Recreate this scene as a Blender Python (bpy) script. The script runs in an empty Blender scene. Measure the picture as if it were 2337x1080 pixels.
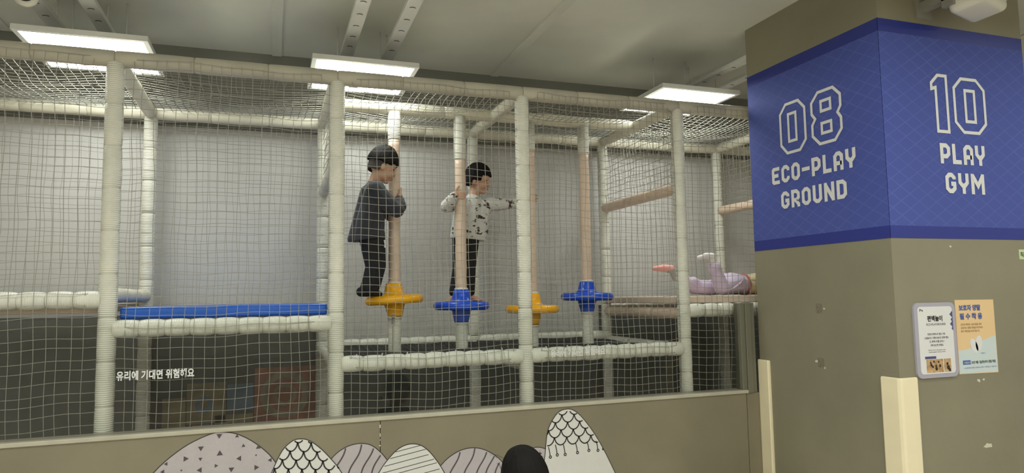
import bpy, bmesh, math, random
from mathutils import Vector, Matrix
random.seed(7)
SC = bpy.context.scene
COL = SC.collection
V = Vector

# ------------------------------------------------------------------ camera
CAM_POS = V((0.835, -4.256, 1.5)); YAW, PITCH, ROLL, FPX = 0.3354, 0.085, 0.0161, 1575.2
cd = bpy.data.cameras.new('camera'); cam = bpy.data.objects.new('camera', cd); COL.objects.link(cam)
fw = V((math.sin(YAW)*math.cos(PITCH), math.cos(YAW)*math.cos(PITCH), math.sin(PITCH)))
rt = V((math.cos(YAW), -math.sin(YAW), 0)); dn = fw.cross(rt)
r2 = math.cos(ROLL)*rt + math.sin(ROLL)*dn; d2 = -math.sin(ROLL)*rt + math.cos(ROLL)*dn
cam.matrix_world = Matrix(((r2.x, -d2.x, -fw.x, CAM_POS.x), (r2.y, -d2.y, -fw.y, CAM_POS.y), (r2.z, -d2.z, -fw.z, CAM_POS.z), (0, 0, 0, 1)))
cd.sensor_width = 36; cd.sensor_fit = 'HORIZONTAL'; cd.lens = FPX/2337*36; cd.clip_start = 0.05
SC.camera = cam

# ------------------------------------------------------------------ world, exposure
w = bpy.data.worlds.new('world'); SC.world = w; w.use_nodes = True
w.node_tree.nodes['Background'].inputs[0].default_value = (0.6, 0.62, 0.6, 1)
w.node_tree.nodes['Background'].inputs[1].default_value = 0.02
SC.view_settings.view_transform = 'Standard'; SC.view_settings.look = 'None'
SC.view_settings.gamma = 1; SC.view_settings.use_curve_mapping = False
SC.view_settings.exposure = 1.36
PANEL_POWER = 7.0       # emission of every ceiling light panel

# ------------------------------------------------------------------ materials
def nt_new(name):
    m = bpy.data.materials.new(name); m.use_nodes = True
    nt = m.node_tree; b = nt.nodes['Principled BSDF']; return m, nt, b
def mat(name, col, rough=0.5, var=0.0, vscale=6.0, bump=0.0, bscale=60.0, metal=0.0, spec=0.5, rings=0.0, sheen=0.0, dark=None):
    m, nt, b = nt_new(name); N = nt.nodes.new; L = nt.links.new
    b.inputs['Base Color'].default_value = (*col, 1); b.inputs['Roughness'].default_value = rough
    b.inputs['Metallic'].default_value = metal; b.inputs['Specular IOR Level'].default_value = spec
    if sheen: b.inputs['Sheen Weight'].default_value = sheen
    tc = N('ShaderNodeTexCoord')
    if var > 0:
        n = N('ShaderNodeTexNoise'); n.inputs['Scale'].default_value = vscale; n.inputs['Detail'].default_value = 6
        L(tc.outputs['Object'], n.inputs['Vector'])
        r = N('ShaderNodeValToRGB'); r.color_ramp.elements[0].position = .3; r.color_ramp.elements[1].position = .7
        d = dark or tuple(c*(1-var) for c in col)
        r.color_ramp.elements[0].color = (*d, 1); r.color_ramp.elements[1].color = (*[min(1, c*(1+var*.5)) for c in col], 1)
        L(n.outputs['Fac'], r.inputs['Fac']); L(r.outputs['Color'], b.inputs['Base Color'])
    if rings > 0 or bump > 0:
        bp = N('ShaderNodeBump')
        if rings > 0:
            wv = N('ShaderNodeTexWave'); wv.wave_type = 'BANDS'; wv.bands_direction = 'Z'
            wv.inputs['Scale'].default_value = 28.0; wv.inputs['Distortion'].default_value = .6; wv.inputs['Detail'].default_value = 1
            L(tc.outputs['Object'], wv.inputs['Vector']); L(wv.outputs['Fac'], bp.inputs['Height'])
            bp.inputs['Strength'].default_value = rings; bp.inputs['Distance'].default_value = .003
        else:
            n2 = N('ShaderNodeTexNoise'); n2.inputs['Scale'].default_value = bscale; n2.inputs['Detail'].default_value = 4
            L(tc.outputs['Object'], n2.inputs['Vector']); L(n2.outputs['Fac'], bp.inputs['Height'])
            bp.inputs['Strength'].default_value = bump; bp.inputs['Distance'].default_value = .01
        L(bp.outputs['Normal'], b.inputs['Normal'])
    return m

M = {}
M['pad'] = mat('cream_foam_pad', (.72, .71, .625), .42, .08, 9, rings=.9)
M['pad_lump'] = mat('cream_lumpy_pad', (.70, .69, .61), .4, .08, 9, rings=.3)
M['rail'] = mat('cream_vinyl_rail', (.66, .63, .51), .42, .12, 5, bump=.15, bscale=25)
M['rail_beige'] = mat('beige_vinyl_rail', (.47, .44, .36), .42, .12, 5, bump=.15, bscale=25)
M['core'] = mat('cream_core', (.55, .53, .43), .6)
M['tan'] = mat('tan_vinyl', (.66, .51, .40), .38, .08, 8, bump=.2, bscale=18)
M['tan_board'] = mat('tan_board', (.62, .50, .40), .4, .07, 5)
M['net'] = mat('net_cord', (.29, .28, .24), .7)
M['netblack'] = mat('black_net_cord', (.02, .02, .02), .7)
M['mat_blue'] = mat('blue_vinyl_mat', (.012, .105, .52), .32, .08, 4, bump=.08, bscale=12)
M['blue'] = mat('blue_plastic', (.012, .075, .56), .25)
M['yellow'] = mat('yellow_plastic', (.86, .42, .006), .28, .06, 5)
M['olive'] = mat('olive_grey_paint', (.252, .232, .162), .55, .13, 1.6, bump=.06, bscale=140)
M['wall_low'] = mat('olive_brown_panel', (.235, .208, .142), .45, .14, 1.8, bump=.04, bscale=90)
M['wall_back'] = mat('light_grey_wall', (.56, .548, .535), .7, .04, 2)
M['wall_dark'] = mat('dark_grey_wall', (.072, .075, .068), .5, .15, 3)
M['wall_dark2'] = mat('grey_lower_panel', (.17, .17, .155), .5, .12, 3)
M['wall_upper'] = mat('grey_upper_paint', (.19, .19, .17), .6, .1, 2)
M['room'] = mat('room_wall_paint', (.72, .71, .66), .7, .05, 1.5)
M['ceiling'] = mat('grey_ceiling_paint', (.66, .665, .60), .6, .16, .9, bump=.05, bscale=40)
M['floor'] = mat('wood_vinyl_floor', (.66, .58, .48), .35, .15, 3)
M['lip'] = mat('pale_ledge', (.48, .45, .36), .4, .1, 8)
M['jamb'] = mat('grey_green_frame', (.16, .155, .115), .4)
M['cream'] = mat('cream_guard_foam', (.86, .765, .54), .55, .05, 6, bump=.06, bscale=60)
M['band'] = mat('navy_vinyl', (.022, .035, .25), .4)
M['letter'] = mat('white_print', (.72, .72, .72), .5)
M['white_sticker'] = mat('white_sticker', (.68, .67, .65), .45, .03, 10, bump=.15, bscale=50)
M['lav_sticker'] = mat('lavender_sticker', (.47, .43, .45), .45, .05, 10, bump=.25, bscale=50)
M['ink'] = mat('black_ink', (.02, .018, .02), .5)
M['ink_purple'] = mat('dark_purple_ink', (.075, .06, .075), .5)
M['white_metal'] = mat('white_metal', (.66, .66, .64), .35, .05, 5)
M['light_frame'] = mat('light_frame', (.62, .62, .60), .4)
M['white_plastic'] = mat('white_plastic', (.66, .64, .56), .4)
M['grey_plastic'] = mat('grey_plastic', (.25, .24, .20), .5)
M['black_gloss'] = mat('black_gloss', (.012, .012, .018), .12)
M['steel'] = mat('steel', (.45, .45, .44), .3, metal=1)
M['skin'] = mat('skin', (.50, .29, .195), .5, .05, 20)
M['skin_dark'] = mat('shaded_skin', (.50, .29, .20), .5, .05, 20)
M['hair'] = mat('black_hair', (.010, .009, .009), .65, bump=.12, bscale=60, spec=.10)
M['hair_short'] = mat('short_dark_hair', (.035, .028, .026), .7)
M['eye'] = mat('dark_eye', (.012, .01, .01), .2)
M['lips'] = mat('lips', (.42, .15, .13), .5)
M['slate'] = mat('slate_cotton', (.024, .025, .034), .9, .25, 14, bump=.25, bscale=30, sheen=.15)
M['black_cloth'] = mat('black_cotton', (.008, .008, .010), .85, bump=.25, bscale=30)
M['lavender'] = mat('lavender_cotton', (.53, .43, .57), .85, .08, 12, bump=.35, bscale=22, sheen=.2)
M['cream_knit'] = mat('cream_print_cotton', (.70, .56, .36), .85, .3, 22, bump=.3, bscale=60)
M['pink'] = mat('pink_sock', (.80, .36, .34), .85)
M['sock_white'] = mat('white_sock', (.66, .62, .62), .85, bump=.2, bscale=80)
M['sock_grey'] = mat('grey_sock', (.35, .34, .33), .85)
M['red_cloth'] = mat('dusty_red_cotton', (.35, .10, .09), .85)
M['board_frame'] = mat('lilac_grey_board', (.40, .38, .46), .45)
M['paper'] = mat('white_paper', (.72, .71, .72), .5)
M['paper_orange'] = mat('peach_paper', (.78, .55, .30), .5)
M['paper_blue'] = mat('pale_blue_print', (.58, .66, .68), .5)
M['print_blue'] = mat('blue_print', (.05, .10, .38), .5)
M['print_brown'] = mat('brown_print', (.30, .17, .07), .5)
M['print_navy'] = mat('navy_print', (.07, .07, .22), .5)
M['photo_tan'] = mat('photo_tan', (.55, .36, .18), .4, .45, 40, dark=(.30, .17, .08))
M['green_tag'] = mat('pale_green_tag', (.55, .66, .38), .5)
M['scuff'] = mat('paint_scuff', (.62, .58, .48), .7)
M['residue'] = mat('tape_residue', (.10, .085, .06), .7, .6, 90, dark=(.25, .22, .16))

def printed():
    m, nt, b = nt_new('white_sweatshirt_with_print'); N = nt.nodes.new; L = nt.links.new
    b.inputs['Roughness'].default_value = .85
    tc = N('ShaderNodeTexCoord'); mp = N('ShaderNodeMapping'); mp.inputs['Scale'].default_value = (1, 1, 1.7); mp.inputs['Rotation'].default_value = (0, .5, 0)
    n = N('ShaderNodeTexNoise'); n.inputs['Scale'].default_value = 17; n.inputs['Detail'].default_value = 3; n.inputs['Roughness'].default_value = .55
    r = N('ShaderNodeValToRGB'); r.color_ramp.interpolation = 'CONSTANT'
    e = r.color_ramp.elements; e[0].position = 0; e[0].color = (.56, .555, .53, 1); e[1].position = .575; e[1].color = (.035, .03, .03, 1)
    k = e.new(.625); k.color = (.11, .035, .045, 1); k = e.new(.655); k.color = (.03, .03, .03, 1)
    L(tc.outputs['Object'], mp.inputs['Vector']); L(mp.outputs['Vector'], n.inputs['Vector']); L(n.outputs['Fac'], r.inputs['Fac']); L(r.outputs['Color'], b.inputs['Base Color'])
    return m
M['printed'] = printed()
def wrap_mat():
    m, nt, b = nt_new('blue_vinyl_wrap'); N = nt.nodes.new; L = nt.links.new
    b.inputs['Roughness'].default_value = .78
    tc = N('ShaderNodeTexCoord'); sep = N('ShaderNodeSeparateXYZ'); L(tc.outputs['Object'], sep.inputs['Vector'])
    def mth(op, a, bb):
        q = N('ShaderNodeMath'); q.operation = op
        for i, x in enumerate((a, bb)):
            if x is None: continue
            if isinstance(x, (int, float)): q.inputs[i].default_value = x
            else: L(x, q.inputs[i])
        return q.outputs[0]
    h = mth('SUBTRACT', sep.outputs['X'], sep.outputs['Y'])
    a = mth('ADD', mth('MULTIPLY', h, .62), sep.outputs['Z']); c = mth('SUBTRACT', mth('MULTIPLY', h, .62), sep.outputs['Z'])
    def line(x):
        f = mth('FRACT', mth('MULTIPLY', x, 12.0), None); return mth('LESS_THAN', f, .09)
    g = mth('MAXIMUM', line(a), line(c))
    n = N('ShaderNodeTexNoise'); n.inputs['Scale'].default_value = 3.5; L(tc.outputs['Object'], n.inputs['Vector'])
    g = mth('MULTIPLY', g, n.outputs['Fac'])
    mx = N('ShaderNodeMix'); mx.data_type = 'RGBA'
    mx.inputs['A'].default_value = (.058, .085, .355, 1); mx.inputs['B'].default_value = (.098, .125, .43, 1)
    L(g, mx.inputs['Factor']); L(mx.outputs['Result'], b.inputs['Base Color'])
    return m
M['wrap'] = wrap_mat()
def glass_mat():
    m = bpy.data.materials.new('clear_glass'); m.use_nodes = True; nt = m.node_tree; nt.nodes.clear(); N = nt.nodes.new; L = nt.links.new
    o = N('ShaderNodeOutputMaterial'); mx = N('ShaderNodeMixShader'); t = N('ShaderNodeBsdfTransparent'); g = N('ShaderNodeBsdfGlossy')
    t.inputs['Color'].default_value = (.985, .99, .982, 1); g.inputs['Roughness'].default_value = .02
    fr = N('ShaderNodeFresnel'); fr.inputs['IOR'].default_value = 1.28
    L(fr.outputs[0], mx.inputs[0]); L(t.outputs[0], mx.inputs[1]); L(g.outputs[0], mx.inputs[2]); L(mx.outputs[0], o.inputs[0])
    return m
M['glass'] = glass_mat()
def emit(name, col, s):
    m = bpy.data.materials.new(name); m.use_nodes = True; nt = m.node_tree; nt.nodes.clear()
    o = nt.nodes.new('ShaderNodeOutputMaterial'); e = nt.nodes.new('ShaderNodeEmission'); e.inputs[0].default_value = (*col, 1); e.inputs[1].default_value = s
    nt.links.new(e.outputs[0], o.inputs[0]); return m
M['lamp'] = emit('lit_diffuser', (.955, 1.0, .925), PANEL_POWER)

# ------------------------------------------------------------------ geometry helpers
class G:
    def __init__(s): s.v = []; s.f = []
    def add(s, vs, fs):
        o = len(s.v); s.v += [tuple(p) for p in vs]; s.f += [tuple(i+o for i in q) for q in fs]; return s
    def box(s, a, b):
        x0, y0, z0 = a; x1, y1, z1 = b
        return s.add([(x0, y0, z0), (x1, y0, z0), (x1, y1, z0), (x0, y1, z0), (x0, y0, z1), (x1, y0, z1), (x1, y1, z1), (x0, y1, z1)],
                     [(0, 3, 2, 1), (4, 5, 6, 7), (0, 1, 5, 4), (1, 2, 6, 5), (2, 3, 7, 6), (3, 0, 4, 7)])
    def lathe(s, prof, seg=18, c=(0, 0, 0), rot=None):
        vs = []; n = len(prof)
        for r, z in prof:
            for k in range(seg):
                a = 2*math.pi*k/seg; p = V((r*math.cos(a), r*math.sin(a), z))
                if rot: p = rot @ p
                vs.append(p + V(c))
        fs = [(i*seg+k, i*seg+(k+1) % seg, (i+1)*seg+(k+1) % seg, (i+1)*seg+k) for i in range(n-1) for k in range(seg)]
        fs += [tuple(range(seg-1, -1, -1)), tuple((n-1)*seg+k for k in range(seg))]
        return s.add(vs, fs)
    def tube(s, pts, r, sides=4, closed=False):
        pts = [V(p) for p in pts]; n = len(pts); vs = []
        for i, p in enumerate(pts):
            t = (pts[min(i+1, n-1)] - pts[max(i-1, 0)]).normalized()
            up = V((0, 0, 1)) if abs(t.z) < .9 else V((0, 1, 0))
            a = t.cross(up).normalized(); b = a.cross(t)
            rr = r[i] if isinstance(r, (list, tuple)) else r
            for k in range(sides):
                q = 2*math.pi*(k+.5)/sides; vs.append(p + rr*(math.cos(q)*a + math.sin(q)*b))
        fs = [(i*sides+k, i*sides+(k+1) % sides, (i+1)*sides+(k+1) % sides, (i+1)*sides+k) for i in range(n-1) for k in range(sides)]
        fs += [tuple(range(sides-1, -1, -1)), tuple((n-1)*sides+k for k in range(sides))]
        return s.add(vs, fs)
    def mesh(s, name, smooth=False):
        me = bpy.data.meshes.new(name); me.from_pydata(s.v, [], s.f); me.update()
        bm = bmesh.new(); bm.from_mesh(me); bmesh.ops.recalc_face_normals(bm, faces=bm.faces); bm.to_mesh(me); bm.free()
        if smooth:
            for p in me.polygons: p.use_smooth = True
        return me

WL = {}
def place(o, parent, loc):
    loc = V(loc); WL[o.name] = loc
    if parent is not None:
        o.parent = parent; o.location = loc - WL[parent.name]
    else: o.location = loc
def tag(o, label=None, cat=None, group=None, kind=None):
    if label: o['label'] = label
    if cat: o['category'] = cat
    if group: o['group'] = group
    if kind: o['kind'] = kind
    return o
def thing(name, label, cat, loc, group=None):
    o = bpy.data.objects.new(name, None); COL.objects.link(o); o.empty_display_size = .1
    place(o, None, loc); return tag(o, label, cat, group)
def obj(name, me, m, parent=None, loc=(0, 0, 0), rot=None, smooth=False):
    """mesh object; loc is the world position of the mesh origin"""
    if isinstance(me, G): me = me.mesh(name, smooth)
    if m is not None and not me.materials: me.materials.append(M[m] if isinstance(m, str) else m)
    o = bpy.data.objects.new(name, me); COL.objects.link(o); place(o, parent, loc)
    if rot is not None: o.rotation_euler = rot
    return o
def own(name, g, m, base, parent=None, smooth=False):
    """geometry given in world coordinates, origin put at base"""
    b = V(base); g2 = G(); g2.v = [tuple(V(p)-b) for p in g.v]; g2.f = g.f
    return obj(name, g2, m, parent, base, smooth=smooth)
def bevel_box(a, b, r, seg=2):
    bm = bmesh.new(); bmesh.ops.create_cube(bm, size=1)
    a = V(a); b = V(b); c = (a+b)/2; s = b-a
    for v in bm.verts: v.co = V((v.co.x*s.x, v.co.y*s.y, v.co.z*s.z)) + c
    bmesh.ops.bevel(bm, geom=bm.edges[:], offset=r, segments=seg, affect='EDGES', profile=.5)
    g = G(); bm.verts.ensure_lookup_table(); g.add([v.co for v in bm.verts], [[v.index for v in f.verts] for f in bm.faces]); bm.free(); return g

# ------------------------------------------------------------------ room shell
S = 1.2
X0, X1, YB, YF, ZC = -3.6, 8.2, 1.36, -8.2, 3.42
def struct(name, g, m, label=None, parent=None, base=None, smooth=False):
    o = own(name, g, m, base or g.v[0], parent, smooth); 
    if parent is None: o['kind'] = 'structure'
    if label: o['label'] = label
    return o
struct('floor', G().box((X0, YF, -.1), (X1, YB, 0)), 'floor', 'light wood-look vinyl floor of the play room')
ceil = struct('ceiling', G().box((X0, YF, ZC), (X1, YB+.2, ZC+.1)), 'ceiling', 'grey-green painted ceiling with shallow ribs')
for x in (-2.75, -.95, .85, 2.65, 4.45, 6.25):
    struct('ceiling_rib', G().box((x-.035, YF+.01, ZC-.012), (x+.035, YB-.01, ZC+.002)), 'ceiling', None, ceil)
wbk = struct('wall_back', G().box((X0, YB, 1.08), (X1, YB+.2, 2.80)), 'wall_back', 'light grey wall behind the play frame')
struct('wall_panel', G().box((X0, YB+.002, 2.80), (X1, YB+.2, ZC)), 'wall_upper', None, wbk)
wlo = struct('wall_back_lower', G().box((S, YB-.004, 0), (3*S, YB+.2, 1.08)), 'wall_dark', 'dark grey lower wall under the play decks')  # dark tone stepped up to each deck, painting in the shade beneath
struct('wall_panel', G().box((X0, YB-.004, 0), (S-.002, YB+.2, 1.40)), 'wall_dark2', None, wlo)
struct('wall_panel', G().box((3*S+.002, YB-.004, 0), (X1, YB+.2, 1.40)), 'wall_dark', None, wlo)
struct('wall_left', G().box((X0-.2, YF, 0), (X0, YB+.2, ZC)), 'room', 'beige side wall left of the play frame')
struct('wall_right', G().box((X1, YF, 0), (X1+.2, YB+.2, ZC)), 'room', 'beige side wall far right')
struct('wall_rear', G().box((X0-.2, YF-.2, 0), (X1+.2, YF, ZC)), 'room', 'beige wall facing the play frame')

# low wall with glass above it
WY = -.15
lw = struct('wall_front', G().box((X0, WY, 0), (1.438, WY+.1, .79)), 'wall_low', 'low olive-brown wall in front of the play frame')
struct('wall_panel', G().box((1.442, WY, 0), (3.985, WY+.1, .79)), 'wall_low', None, lw)
struct('wall_panel', G().box((3.99, WY, 0), (4.108, WY+.1, .79)), 'wall_low', None, lw)
struct('trim_1', bevel_box((X0, WY-.012, .79), (4.0, WY+.11, .813), .004), 'lip', 'pale ledge along the top of the low wall')
gl = struct('window_1', G().box((X0, WY+.03, .813), (3.965, WY+.038, 1.41)), 'glass', 'clear glass screen standing on the low wall')
jb = struct('trim_2', bevel_box((3.962, WY, .79), (4.0, WY+.07, 1.42), .004), 'jamb', 'dark grey-green end post of the glass screen')
for x0, x1, yy in ((4.0, 4.045, -.012), (4.045, 4.085, .004)):
    struct('frame_strip', bevel_box((x0, WY+yy, .79), (x1, WY+.06, 1.42), .004), 'jamb', None, jb)
# flecks along the panel joint
fl = G()
for k in range(7):
    z = .55 + k*.032 + random.uniform(-.025, .025); fl.box((1.436+random.uniform(-.003, .003), WY-.001, z), (1.441, WY+.001, z+random.uniform(.006, .02)))
tag(struct('paint_chips', fl, 'scuff', None, lw), kind='stuff')

# column
CX0, CX1, CY0, CY1 = 4.111, 5.29, -1.31, -.155
colm = struct('column', G().box((CX0, CY0, 0), (CX1, CY1, ZC+.02)), 'olive', 'thick square olive-grey column beside the play frame')

# ------------------------------------------------------------------ play frame
S = 1.2; D = 1.2; ZT = 2.848
sleeve_cache = {}
def sleeve(L, r, bulge, m):
    key = (round(L, 4), round(r, 4), bulge, m)
    if key not in sleeve_cache:
        g = G(); n = 6; pr = [(r*.80, -L/2+.0005), (r*.93, -L/2+.002)]
        for i in range(n+1):
            t = i/n; z = -L/2 + .006 + t*(L-.012); pr.append((r + bulge*math.sin(math.pi*t)**.6 if 0 < t < 1 else r*.985, z))
        pr += [(r*.93, L/2-.002), (r*.80, L/2-.0005)]
        g.lathe(pr, 20); me = g.mesh('foam_sleeve', True); me.materials.append(M[m]); sleeve_cache[key] = me
    return sleeve_cache[key]
frame = thing('play_frame', 'tall padded cream climbing frame of posts and rails', 'play frame', (2.4, .6, 0))
def post(x, y, r=.045, top=ZT-.022, step=.236):
    p = obj('padded_post', G().lathe([(r*.86, 0), (r*.86, top)], 14), 'core', frame, (x, y, 0), smooth=True)
    n = round(top/step); L = top/n
    for i in range(n):
        s = obj('foam_sleeve', sleeve(L, r, .0012, 'pad'), None, p, (x, y, (i+.5)*L))
        s.rotation_euler.z = random.uniform(0, 6)
    return p
for k in range(-1, 6):
    post(k*S, 0, .0455); post(k*S, D, .0445)
def rail(a, b, r=.045, step=.3, bulge=.001, m='rail', name='padded_rail', core=True, jitter=0.0):
    a = V(a); b = V(b); d = b-a; Lt = d.length; q = d.to_track_quat('Z', 'Y'); mid = (a+b)/2
    g = G().lathe([(r*.86, -Lt/2), (r*.86, Lt/2)], 14)
    p = obj(name, g, 'core', frame, mid, smooth=True); p.rotation_mode = 'QUATERNION'; p.rotation_quaternion = q
    n = max(1, round(Lt/step)); L = Lt/n
    me = sleeve(L, r, bulge, m)
    for i in range(n):
        s = bpy.data.objects.new('foam_sleeve', me); COL.objects.link(s); s.parent = p
        s.location = (random.uniform(-jitter, jitter), random.uniform(-jitter, jitter), -Lt/2+(i+.5)*L)
        s.rotation_euler = (random.uniform(-.6, .6)*jitter*8, random.uniform(-.6, .6)*jitter*8, 0)
    return p
i_ = .03
for k in range(-1, 5):
    rail((k*S, 0, ZT), ((k+1)*S, 0, ZT), .046, .4, m='rail_beige')
    rail((k*S, D, ZT), ((k+1)*S, D, ZT), .043, .4)
for k in range(-1, 6):
    rail((k*S, .045, ZT-.002), (k*S, D-.045, ZT-.002), .043, .38)
rail((S+.04, .605, ZT), (3*S-.04, .605, ZT), .044, .4, m='rail')                    # beam that carries the spinning poles
for k, z in ((-1, 1.51), (0, 1.352), (1, 1.107), (2, 1.107), (3, 1.372), (4, 1.372)):
    rail((k*S+i_, -.004, z), ((k+1)*S-i_, -.004, z), .0445, .122, .005, 'pad_lump', jitter=.0015)
for k, z in ((-1, 1.51), (0, 1.352), (1, 1.14), (2, 1.14), (3, 1.372), (4, 1.372)):
    rail((k*S+i_, D, z), ((k+1)*S-i_, D, z), .04, .13, .004, 'pad_lump', jitter=.001)
for k, z, m in ((0, 1.535, 'rail'), (1, 1.10, 'pad_lump'), (2, 1.05, 'pad_lump'), (3, 1.10, 'pad_lump'), (3, 1.352, 'tan'), (3, 2.252, 'tan'), (4, 2.258, 'tan'), (1, 2.31, 'rail'), (4, 1.352, 'tan')):
    rail((k*S, .03, z), (k*S, D-.03, z), .041, .36, .001, m)

# decks and mats
own_b = own('platform_board', bevel_box((-1.14, .05, 1.44), (-.05, 1.15, 1.49), .008), 'tan_board', (-.6, .6, 1.44)); tag(own_b, 'tan deck board at the far left, behind the topmost left rail', 'platform')
b1 = own('platform_board', bevel_box((.06, .05, 1.372), (1.14, 1.14, 1.40), .006), 'tan_board', (.6, .6, 1.372)); tag(b1, 'thin deck board under the blue mat', 'platform')
mt = thing('floor_mat', 'thick blue vinyl mat lying on the left deck', 'mat', (.6, .6, 1.402))
g = bevel_box((.052, .03, 1.402), (1.15, 1.15, 1.467), .012, 3); own('mat_body', g, 'mat_blue', (.6, .6, 1.402), mt, True)
own('seam_piping', G().tube([(.058, .031, 1.458), (1.144, .031, 1.458)], .003, 6).tube([(.058, .031, 1.412), (1.144, .031, 1.412)], .003, 6), 'mat_blue', (.6, .03, 1.41), mt, True)
b2 = own('platform_board', bevel_box((3.56, .048, 1.421), (5.94, 1.152, 1.473), .01), 'tan_board', (4.8, .6, 1.421)); tag(b2, 'long tan padded deck the girl in lavender trousers lies on', 'platform')

# ------------------------------------------------------------------ nets
def net_grid(o, u, v, nu, nv, out, r=.0019, wob=.006, sag=0.0, bul=.045, edge=.10, su=26, sv=34, zsag=0.0):
    """net over o + u*s + v*t; out is the direction it bulges"""
    o, u, v, out = V(o), V(u), V(v), V(out).normalized(); g = G()
    un, vn = u.normalized(), v.normalized(); ph = [random.uniform(0, 6.28) for _ in range(8)]
    def P(s, t):
        e = min(1, s/edge, (1-s)/edge); e = math.sin(e*math.pi/2)
        dx = wob*(math.sin(9*t+ph[0]+5*s)+.6*math.sin(23*t+ph[1]))*e
        dz = wob*(math.sin(7*s+ph[2]+4*t)+.6*math.sin(19*s+ph[3]+9*t))*e - zsag*math.sin(math.pi*s)*(1-.5*t)
        return o + u*s + v*t + un*dx + vn*dz + out*(bul*e + sag*math.sin(math.pi*s)*math.sin(math.pi*t) + .004*math.sin(11*s+13*t+ph[4]))
    for i in range(nu+1):
        s = i/nu; j = random.uniform(-.12, .12)/nu
        g.tube([P(min(1, max(0, s+j)), t/sv) for t in range(sv+1)], r)
    for k in range(nv+1):
        t = k/nv; j = random.uniform(-.12, .12)/nv
        g.tube([P(s/su, min(1, max(0, t+j))) for s in range(su+1)], r)
    return g
def net(label, *a, **k):
    g = net_grid(*a, **k); o = own('safety_net', g, 'net', a[0]); return tag(o, label, 'net', 'square mesh nets of the play frame')
fl_ = ['front net at the far left edge, beside the first post', 'front net over the blue mat', 'front net before the boy in dark slate sweatshirt',
       'front net right of the middle post, before the blue disc pole', 'front net in front of the girl lying on the deck']
for k in range(-1, 4):
    n = (20, 20, 23, 23, 23)[k+1]
    net('cream cord ' + fl_[k+1], (k*S+.042, -.012, .80), (S-.084, 0, 0), (0, 0, ZT-.80), n, round(n*2.0/1.1), (0, -1, 0), zsag=.012, sag=.012)
bl_ = ['at the far left', 'behind the blue mat', 'behind the boy in dark slate sweatshirt', 'right of the boy in printed sweatshirt', 'behind the girl on the deck', 'behind the column']
for k in range(-1, 4):
    net('cream cord back net against the grey wall ' + bl_[k+1], (k*S+.04, D, (1.5, 1.36, 1.14, 1.14, 1.38)[k+1]), (S-.08, 0, 0), (0, 0, ZT-(1.5, 1.36, 1.14, 1.14, 1.38)[k+1]), 22, (24, 26, 31, 31, 26)[k+1], (0, 1, 0), bul=.05)
tl_ = ['at the far left', 'between the first two posts', 'over the boys, left of the middle post', 'over the blue disc pole, right of the middle post', 'over the girl lying on the deck']
for k in range(-1, 4):
    net('cream cord roof net ' + tl_[k+1], (k*S+.04, .03, ZT+.02), (S-.08, 0, 0), (0, D-.06, 0), 22, 22, (0, 0, -1), bul=.0, sag=.04, r=.0021)
for x, z, s in ((S, 2.35, 'above the short bar left of the boys'), (3*S, 2.30, 'above the tan bar right of the poles'), (4*S, 2.30, 'above the tan bar beside the column')):
    net('cream cord side net ' + s, (x, .04, z), (0, D-.08, 0), (0, 0, ZT-z-.03), 22, 10, (1, 0, 0), bul=.0)
def floor_net(x0, x1, lab):
    g = net_grid((x0, .05, 1.135), (x1-x0, 0, 0), (0, 1.08, 0), 24, 22, (0, 0, -1), r=.0058, bul=0, sag=.02, wob=.004)
    tag(own('climbing_net', g, 'netblack', (x0, .05, 1.135)), lab, 'net', 'black floor nets under the poles')
floor_net(S+.06, 2*S, 'black rope floor net below the yellow disc the first boy stands on')
floor_net(2*S+.001, 3*S-.25, 'black rope floor net below the right blue disc')
# white lashing loops of the floor net on the rails
lash = G()
for k in range(15):
    x = S+.12+k*.155; lash.tube([(x, .03, 1.15), (x+.01, .07, 1.155), (x+.02, .12, 1.14)], .004, 5)
tag(own('lashing_cord', lash, 'pad_lump', (2.4, .05, 1.15)), 'short white lashings tying the black floor net to the front rail', 'cord')

# ------------------------------------------------------------------ spinning poles
PY = .6
def pole(x, zd, colr, label, white_top, tilt=(0, 0)):
    t = thing('spinning_pole', label, 'climbing pole', (x, PY, 1.10), 'poles with spinning discs')
    g = G().lathe([(.042, 1.10), (.044, 1.12), (.043, zd-.11)], 20, (x, PY, 0)); own('foam_sleeve', g, 'pad', (x, PY, 1.10), t, True)
    zt = zd+.12; zw = white_top
    pr = []; n = 22
    for i in range(n+1):
        z = zt-.01+(zw-zt+.01)*i/n; pr.append((.0405+.0012*math.sin(i*2.1)+.0008*math.sin(i*5.3), z))
    own('vinyl_sleeve', G().lathe(pr, 22, (x, PY, 0)), 'tan', (x, PY, zt), t, True)
    own('foam_sleeve', G().lathe([(.042, zw-.002), (.045, zw+.01), (.045, ZT-.03)], 20, (x, PY, 0)), 'pad', (x, PY, zw), t, True)
    R = Matrix.Rotation(tilt[0], 3, 'X') @ Matrix.Rotation(tilt[1], 3, 'Y')
    rr = .203; prof = [(.046, -.115), (.05, -.118), (.055, -.10), (.068, -.045), (.074, -.031)]
    for i in range(9):
        a = -math.pi/2 + math.pi*i/8; prof.append((rr-.028+.028*math.cos(a), .030*math.sin(a)))
    prof += [(.086, .031), (.074, .044), (.064, .075), (.056, .112), (.052, .118), (.045, .118)]
    d = own('disc_seat', G().lathe(prof, 40, (x, PY, zd), R), colr, (x, PY, zd), t, True)
    own('white_collar', G().lathe([(.048, zd+.112), (.05, zd+.126), (.044, zd+.13)], 24, (x, PY, 0)), 'white_plastic', (x, PY, zd+.11), d, True)
    own('bolt_ring', G().lathe([(.047, zd-.135), (.05, zd-.122), (.047, zd-.112)], 24, (x, PY, 0)), 'steel' if False else 'pad', (x, PY, zd-.13), d, True)
    return t
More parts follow.
